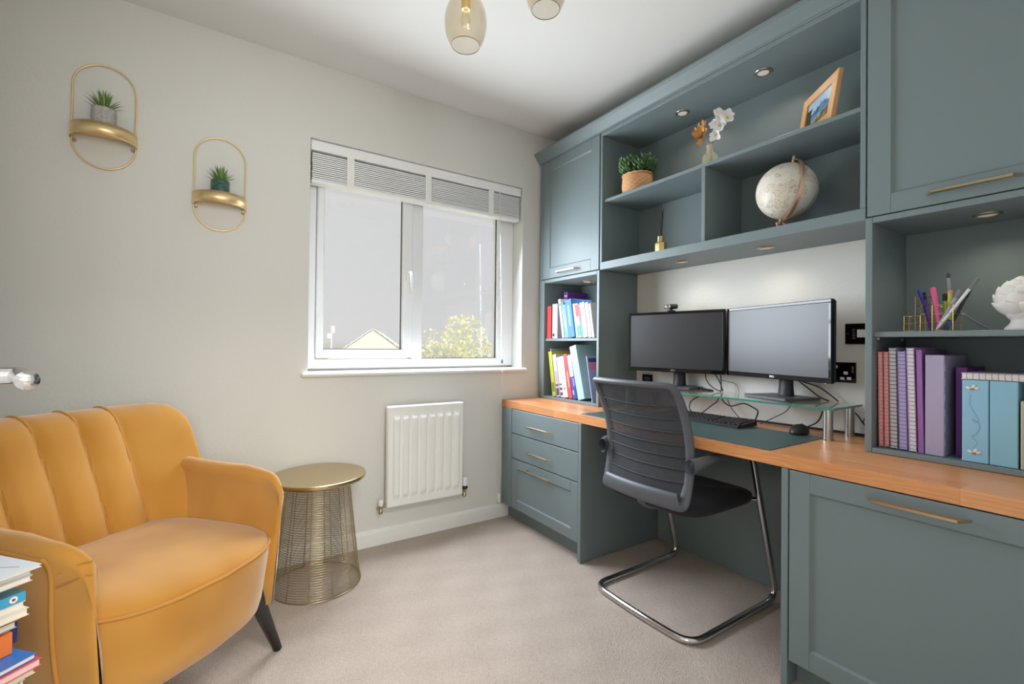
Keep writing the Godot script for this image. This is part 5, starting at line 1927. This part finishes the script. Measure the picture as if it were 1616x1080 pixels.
	bx(s, V(-W, 0, -0.008), V(W, 0.034, 0.008), 0.0015, 0)
	bx(s, V(-W, H - 0.034, -0.008), V(W, H, 0.008), 0.0015, 0)
	bx(s, V(-W, 0.034, -0.008), V(-W + 0.034, H - 0.034, 0.008), 0.0015, 1)
	bx(s, V(W - 0.034, 0.034, -0.008), V(W, H - 0.034, 0.008), 0.0015, 1)
	part("frame", s, M.frame_wood, t)
	part("backing", box(V(-W + 0.02, 0.02, -0.007), V(W - 0.02, H - 0.02, 0.001), 0.0), M.paper, t)
	s = S()
	var a0 := V(-W + 0.030, 0.030, 0.0014)
	var a1 := V(W - 0.030, H - 0.030, 0.0014)
	s.set_smooth_group(-1)
	quad(s, V(a0.x, a0.y, a0.z), V(a1.x, a0.y, a0.z), V(a1.x, a1.y, a0.z), V(a0.x, a1.y, a0.z), [P2(0, 1), P2(1, 1), P2(1, 0), P2(0, 0)])
	part("picture", s, M.picture, t)
	# reed diffuser
	t = thing("reed_diffuser", "small faceted gold reed diffuser with dark reeds", "reed diffuser", V(-0.235, 1.4985, 0.905))
	s = S()
	rows = []
	for q in [[0.0, 0.027], [0.003, 0.03], [0.046, 0.03], [0.053, 0.026], [0.058, 0.015]]:
		var r := []
		for k in 8:
			var a := TAU * (k + 0.5) / 8
			r.append(V(cos(a) * q[1], q[0], -sin(a) * q[1]))
		rows.append(r)
	skin(s, rows, true, false, true)
	part("bottle", s, M.gold_glass, t)
	s = S()
	lathe(s, [P2(0.011, 0.056), P2(0.0165, 0.057), P2(0.0165, 0.083), P2(0.015, 0.085), P2(0.007, 0.085), P2(0.007, 0.07)], 24)
	part("collar", s, M.brass, t)
	for k in 6:
		s = S()
		var a := k * 1.05
		tube(s, [V(cos(a) * 0.003, 0.01, sin(a) * 0.003), V(cos(a) * -0.004, 0.085, sin(a) * -0.004), V(cos(a) * -0.012, 0.21 + 0.012 * (k % 3), sin(a) * -0.012)], 0.0014, 6)
		part("reed", s, M.black, t)
	# globe
	t = thing("desk_globe", "cream globe on a copper arc stand in the middle shelf compartment", "globe", V(-0.19, 1.4985, 1.468))
	var R := 0.107
	var c := V(0, 0.158, 0)
	var axis := V(0.0, 0.97, 0.21).normalized()
	s = S()
	ell(s, Vector3.ZERO, V(R, R, R), 64, 36)
	var ball := part("globe_ball", s, M.globe, t)
	ball.transform = Transform3D(Basis(Quaternion(Vector3.UP, axis)) * Basis(Vector3.UP, 0.6), c)
	var dv := V(-0.62, 0.0, 0.78)
	dv = (dv - axis * dv.dot(axis)).normalized()
	s = S()
	var arc := []
	for k in 33:
		var a := PI * k / 32.0
		arc.append(c + (axis * cos(a) + dv * sin(a)) * (R + 0.012))
	var side := axis.cross(dv)
	rows = []
	for k in 33:
		var p: Vector3 = arc[k]
		var nr := (p - c).normalized()
		rows.append([p + side * 0.006 + nr * 0.0015, p - side * 0.006 + nr * 0.0015, p - side * 0.006 - nr * 0.0015, p + side * 0.006 - nr * 0.0015])
	skin(s, rows, true, false, true)
	part("meridian_arc", s, M.copper, t)
	s = S()
	tube(s, [c + axis * (R - 0.002), c + axis * (R + 0.012), c + axis * (R + 0.017), c + axis * (R + 0.024), c + axis * (R + 0.028)], [0.004, 0.006, 0.005, 0.0075, 0.004], 12)
	tube(s, [c - axis * (R - 0.002), c - axis * (R + 0.012), c - axis * (R + 0.02)], [0.004, 0.005, 0.004], 12)
	part("axis_knob", s, M.copper, t)
	s = S()
	lathe(s, [P2(0, 0.0005), P2(0.05, 0.0005), P2(0.052, 0.004), P2(0.05, 0.009), P2(0.012, 0.012), P2(0.008, 0.02), P2(0, 0.022)], 36)
	part("foot", s, M.copper, t)
	s = S()
	for q in [V(-0.012, 0, -0.022), V(0.01, 0, 0.016)]:
		tube(s, [V(q.x, 0.008, q.z), c - axis * (R + 0.012) + V(q.x * 0.4, 0, q.z * 0.4)], 0.0045, 10)
	part("support", s, M.copper, t)
	build_pens()
	# white artichoke ornament
	t = thing("artichoke_ornament", "matt white ceramic artichoke on a round foot", "ornament", V(-0.205, 1.0965, 2.112))
	s = S()
	lathe(s, [P2(0, 0.0005), P2(0.050, 0.0005), P2(0.051, 0.005), P2(0.047, 0.010), P2(0.042, 0.016), P2(0.038, 0.024), P2(0.039, 0.031), P2(0.043, 0.034), P2(0.046, 0.039), P2(0.058, 0.056), P2(0.064, 0.075), P2(0.065, 0.095), P2(0.058, 0.12), P2(0.04, 0.137), P2(0.0, 0.147)], 48, 50.0)
	part("body", s, M.plaster_white, t)
	var n := 0
	for row in [[-0.42, 9, 0.060, 0.050, 0.0], [-0.08, 9, 0.066, 0.052, 0.5], [0.27, 8, 0.066, 0.052, 0.1], [0.62, 7, 0.060, 0.050, 0.55], [0.95, 5, 0.050, 0.046, 0.2], [1.2, 3, 0.036, 0.040, 0.5]]:
		for k in row[1]:
			s = S()
			var az: float = TAU * (k + row[4]) / row[1]
			var el0: float = row[0] - 0.42
			rows = []
			var back := []
			var cc := V(0, 0.084, 0)
			for j in 9:
				var v := j / 8.0
				var ww: float = row[2] * 0.60 * pow(maxf(0.0, 1.0 - pow(v, 5.0)), 0.6) * (0.7 + 0.42 * sin(v * 2.4))
				var r := []
				var r2 := []
				for m in 7:
					var u := m / 3.0 - 1.0
					var el: float = el0 + v * row[3] / 0.066
					var rad := 0.0665 + 0.004 * v + 0.006 * pow(v, 1.3) - 0.0055 * u * u
					var aa: float = az + u * ww / (0.072 * maxf(cos(el), 0.35))
					var d := V(cos(el) * sin(aa), sin(el) * 0.9, cos(el) * cos(aa))
					r.append(cc + d * rad)
					r2.append(cc + d * (rad - 0.004))
				rows.append(r)
				back.append(r2)
			skin(s, rows)
			skin(s, back, false, true)
			for e in [0, 6]:
				var a := []; var b := []
				for j in 9: a.append(rows[j][e]); b.append(back[j][e])
				skin(s, [a, b], false, e == 6)
			part("scale_leaf", s, M.plaster_white, t)
			n += 1

func build_pens() -> void:
	var t := thing("pen_holder", "gold wire pen holder of three square compartments", "pen holder", V(0, 0, 0))
	var y := 1.0975
	for q in [[-0.272, -0.228, 1.858, 1.897, 0.046, 2], [-0.226, -0.176, 1.872, 1.912, 0.110, 4], [-0.262, -0.184, 1.922, 1.968, 0.076, 3]]:
		var s := S()
		var r := 0.0011
		for x in [q[0], q[1]]:
			for z in [q[2], q[3]]: tube(s, [V(x, y, z), V(x, y + q[4], z)], r, 6)
		for k in q[5] + 1:
			var h: float = y + q[4] * k / q[5]
			if k == 0: h += 0.0008
			tube(s, [V(q[0], h, q[2]), V(q[0], h, q[3]), V(q[1], h, q[3]), V(q[1], h, q[2])], r, 6, true)
		tube(s, [V(q[0], y + 0.001, (q[2] + q[3]) / 2), V(q[1], y + 0.001, (q[2] + q[3]) / 2)], r, 6)
		part("wire_compartment", s, M.gold_wire, t)
	var pens := [
		["blue_pen", "blue ballpoint pen, farthest along the tall wire compartment", V(-0.205, 1.229, 1.876), V(-0.195, 1.099, 1.905), 0.0042, C(54, 66, 170), C(40, 44, 130)],
		["navy_pen", "navy pen behind the blue ballpoint", V(-0.19, 1.222, 1.884), V(-0.187, 1.099, 1.900), 0.004, C(44, 40, 96), C(30, 28, 60)],
		["purple_pen", "short purple pen in the tall wire compartment", V(-0.215, 1.196, 1.894), V(-0.212, 1.099, 1.907), 0.004, C(116, 70, 160), C(92, 56, 130)],
		["pink_highlighter", "thick pink highlighter leaning into the wide compartment", V(-0.235, 1.230, 1.916), V(-0.235, 1.099, 1.934), 0.0065, C(226, 96, 152), C(196, 70, 126)],
		["grey_pen", "tall grey pen with a dark cap, the tallest in the holder", V(-0.205, 1.272, 1.944), V(-0.205, 1.099, 1.951), 0.0045, C(156, 160, 168), C(70, 72, 80)],
		["green_highlighter", "lime green highlighter with a black end", V(-0.20, 1.212, 1.936), V(-0.198, 1.099, 1.940), 0.006, C(190, 200, 84), C(44, 46, 44)],
		["lime_highlighter", "lime highlighter with an orange tip", V(-0.222, 1.219, 1.952), V(-0.218, 1.099, 1.949), 0.006, C(196, 206, 90), C(232, 150, 120)],
		["silver_pen", "thick silver pen leaning towards the artichoke", V(-0.228, 1.217, 1.976), V(-0.248, 1.099, 1.928), 0.005, C(168, 168, 174), C(130, 132, 140)],
		["white_pen", "long white pen with a clear end, leaning farthest out", V(-0.24, 1.246, 2.016), V(-0.254, 1.099, 1.928), 0.0042, C(226, 226, 230), C(120, 122, 128)],
		["black_pen", "black pen with a silver clip behind the white pen", V(-0.205, 1.219, 1.992), V(-0.21, 1.099, 1.945), 0.0042, C(56, 58, 64), C(36, 38, 42)],
		["blue_marker", "short blue marker low in the wide compartment", V(-0.24, 1.128, 1.960), V(-0.24, 1.099, 1.945), 0.006, C(70, 104, 180), C(50, 80, 150)],
		["grey_pencil", "grey pencil poking down through the wires to the shelf", V(-0.196, 1.150, 1.972), V(-0.175, 1.1005, 2.026), 0.0032, C(126, 130, 136), C(170, 172, 178)],
	]
	for p in pens:
		var o := thing(p[0], p[1], "pen", Vector3.ZERO, 0.0, "pens in the gold wire holder")
		var a: Vector3 = p[3]
		var b: Vector3 = p[2]
		var r: float = p[4]
		var s := S()
		var cf := 0.92 if p[0] in ["lime_highlighter", "grey_pen", "grey_pencil"] else 0.8
		tube(s, [a, a.lerp(b, 0.06), a.lerp(b, 0.08), a.lerp(b, cf)], [r * 0.35, r * 0.8, r, r], 10)
		part("barrel", s, paint(p[5], 0.35), o)
		s = S()
		tube(s, [a.lerp(b, cf + 0.001), a.lerp(b, 0.98), b], [r * 1.08, r * 1.08, r * 0.8], 10)
		part("cap", s, paint(p[6] if p[0] != "pink_highlighter" and p[0] != "blue_pen" else p[5], 0.35), o)

# ------------------------------------------------------------------ picture books stacked beside the armchair
func flat_book(called: String, label: String, t0: Node3D, y: float, th: float, x1: float, z1: float, w: float, d: float, turn: float, c: Color, edge: Color, tilt := 0.0, paper := false) -> Node3D:
	var g := "children's picture books stacked beside the armchair"
	var o := thing(called, label, "book", Vector3.ZERO, 0.0, g)
	o.transform = t0.transform * Transform3D(Basis(Vector3.UP, turn) * Basis(Vector3.BACK, tilt), V(x1, y, z1))
	var s := S()
	var b := 0.0012 if th < 0.014 else 0.002
	bx(s, V(-w, 0, -d), V(0, b, 0), 0.0004)
	bx(s, V(-w, th - b, -d), V(0, th, 0), 0.0004)
	if not paper:
		bx(s, V(-w, b, -b), V(0, th - b, 0), 0.0003)
	part("cover", s, paint(c, 0.35), o)
	part("pages", box(V(-w + 0.003, b + 0.0001, -d + 0.003), V(-0.0025, th - b - 0.0001, -b - 0.0003 if not paper else -0.002), 0.0), paint(edge, 0.9), o)
	return o

func build_book_tower() -> void:
	var t := thing("book_tower", "narrow steel book tower whose small plates carry the stacked picture books", "bookcase", V(-2.47, 0, 1.26), atan2(0.64, 0.77))
	part("base_plate", box(V(-0.13, 0.0005, -0.15), V(0.09, 0.012, 0.07), 0.003), M.steel, t)
	part("upright", box(V(-0.05, 0.0125, -0.15), V(0.0, 0.72, -0.12), 0.002), M.steel, t)
	for y in [0.435, 0.538, 0.618]:
		part("plate", box(V(-0.10, y, -0.1195), V(0.05, y + 0.003, 0.03), 0.001), M.steel, t)
	var P := C(226, 220, 208)
	# on the base plate
	var y := 0.0125
	var cols := [C(150, 60, 60), C(60, 110, 90), C(220, 190, 120), C(70, 90, 150)]
	for k in 4:
		flat_book("picture_book", ["dark red picture book at the foot of the book tower", "green picture book low in the book tower", "yellow picture book low in the book tower", "blue picture book low in the book tower"][k], t, y, 0.02, 0.11, 0.07, 0.25, 0.17, 0.0, cols[k], P)
		y += 0.0205
	# lowest stack in view
	flat_book("picture_book", "white picture book under the yellow edged one, lowest in view", t, 0.4382, 0.012, 0.118, 0.075, 0.24, 0.19, 0.02, C(222, 216, 206), P, 0.0, true)
	flat_book("picture_book", "thin grey picture book between the white and yellow edged ones", t, 0.4505, 0.010, 0.108, 0.082, 0.23, 0.19, -0.05, C(176, 170, 160), P, 0.0, true)
	flat_book("picture_book", "picture book with a pale yellow edge, below the red one", t, 0.4608, 0.012, 0.124, 0.09, 0.24, 0.19, 0.03, C(220, 206, 150), P, 0.0, true)
	flat_book("picture_book", "red and pink picture book below the bright blue one", t, 0.4732, 0.013, 0.128, 0.098, 0.24, 0.19, 0.06, C(206, 78, 86), C(226, 190, 190), 0.0, true)
	var bb := flat_book("picture_book", "bright blue picture book with a yellow shape on its cover", t, 0.4868, 0.009, 0.124, 0.092, 0.24, 0.19, 0.09, C(52, 110, 186), P, 0.0, true)
	var s := S()
	ell(s, V(-0.075, 0.0091, -0.04), V(0.03, 0.0003, 0.016), 16, 6)
	part("cover_print", s, paint(C(222, 170, 60), 0.4), bb)
	flat_book("board_book", "thick orange board book on the bright blue one", t, 0.4966, 0.037, 0.109, 0.056, 0.2, 0.03, 0.0, C(228, 120, 56), C(236, 180, 170))
	flat_book("board_book", "thick dark blue board book behind the orange one", t, 0.4966, 0.036, 0.132, 0.023, 0.22, 0.09, 0.0, C(40, 52, 112), C(90, 60, 120))
	# middle stack
	flat_book("picture_book", "grey paperback at the bottom of the middle stack", t, 0.5412, 0.012, 0.112, 0.062, 0.22, 0.17, 0.0, C(150, 144, 140), P, 0.0, true)
	flat_book("picture_book", "thin brown edged paperback near the bottom of the middle stack", t, 0.5534, 0.008, 0.114, 0.064, 0.22, 0.17, 0.02, C(170, 110, 90), P, 0.0, true)
	flat_book("picture_book", "white paperback with a yellow back in the middle stack", t, 0.5616, 0.013, 0.120, 0.078, 0.23, 0.18, -0.01, C(226, 216, 180), P, 0.0, true)
	flat_book("picture_book", "white hardback just under the teal book", t, 0.5748, 0.012, 0.1175, 0.073, 0.22, 0.18, 0.02, C(220, 216, 210), P, 0.0, true)
	bb = flat_book("picture_book", "teal book with an orange and blue spine and a white dot", t, 0.587, 0.017, 0.1175, 0.072, 0.21, 0.16, 0.0, C(60, 112, 122), P)
	part("spine_print", box(V(-0.036, 0.0005, -0.0002), V(0, 0.0165, 0.0004), 0.0), paint(C(66, 158, 196)), bb)
	part("spine_print", box(V(-0.09, 0.0005, -0.0002), V(-0.0362, 0.0165, 0.0004), 0.0), paint(C(232, 120, 84)), bb)
	s = S()
	T = Transform3D(Basis(Vector3.RIGHT, PI / 2), V(-0.016, 0.0085, 0.0004))
	lathe(s, [P2(0.0, 0.0004), P2(0.0055, 0.0004), P2(0.0055, 0.0)], 20)
	part("spine_print", s, paint(C(232, 230, 226)), bb)
	s = S()
	T = Transform3D(Basis(Vector3.RIGHT, PI / 2), V(-0.016, 0.0085, 0.0008))
	lathe(s, [P2(0.0, 0.0004), P2(0.0024, 0.0004), P2(0.0024, 0.0)], 16)
	part("spine_print", s, paint(C(150, 50, 40)), bb)
	# top stack
	flat_book("picture_book", "white softback at the bottom of the top stack", t, 0.6212, 0.010, 0.121, 0.083, 0.24, 0.19, 0.0, C(214, 206, 196), P, 0.0, true)
	flat_book("picture_book", "grey covered book under the top magazine", t, 0.6314, 0.012, 0.121, 0.083, 0.24, 0.19, 0.01, C(176, 180, 190), P, 0.0, true)
	bb = flat_book("magazine", "glossy white activity magazine lying on top of the stack", t, 0.6436, 0.006, 0.128, 0.094, 0.28, 0.2, 0.03, C(214, 220, 226), P, 0.0, true)
	s = S()
	for k in 9:
		var x := -0.02 - 0.026 * k
		tube(s, curve([V(x, 0.0061, -0.02), V(x - 0.012, 0.0061, -0.06), V(x + 0.006, 0.0061, -0.1), V(x - 0.008, 0.0061, -0.17)], 4), 0.0005, 4)
	part("cover_print", s, paint(C(120, 128, 142), 0.4), bb)
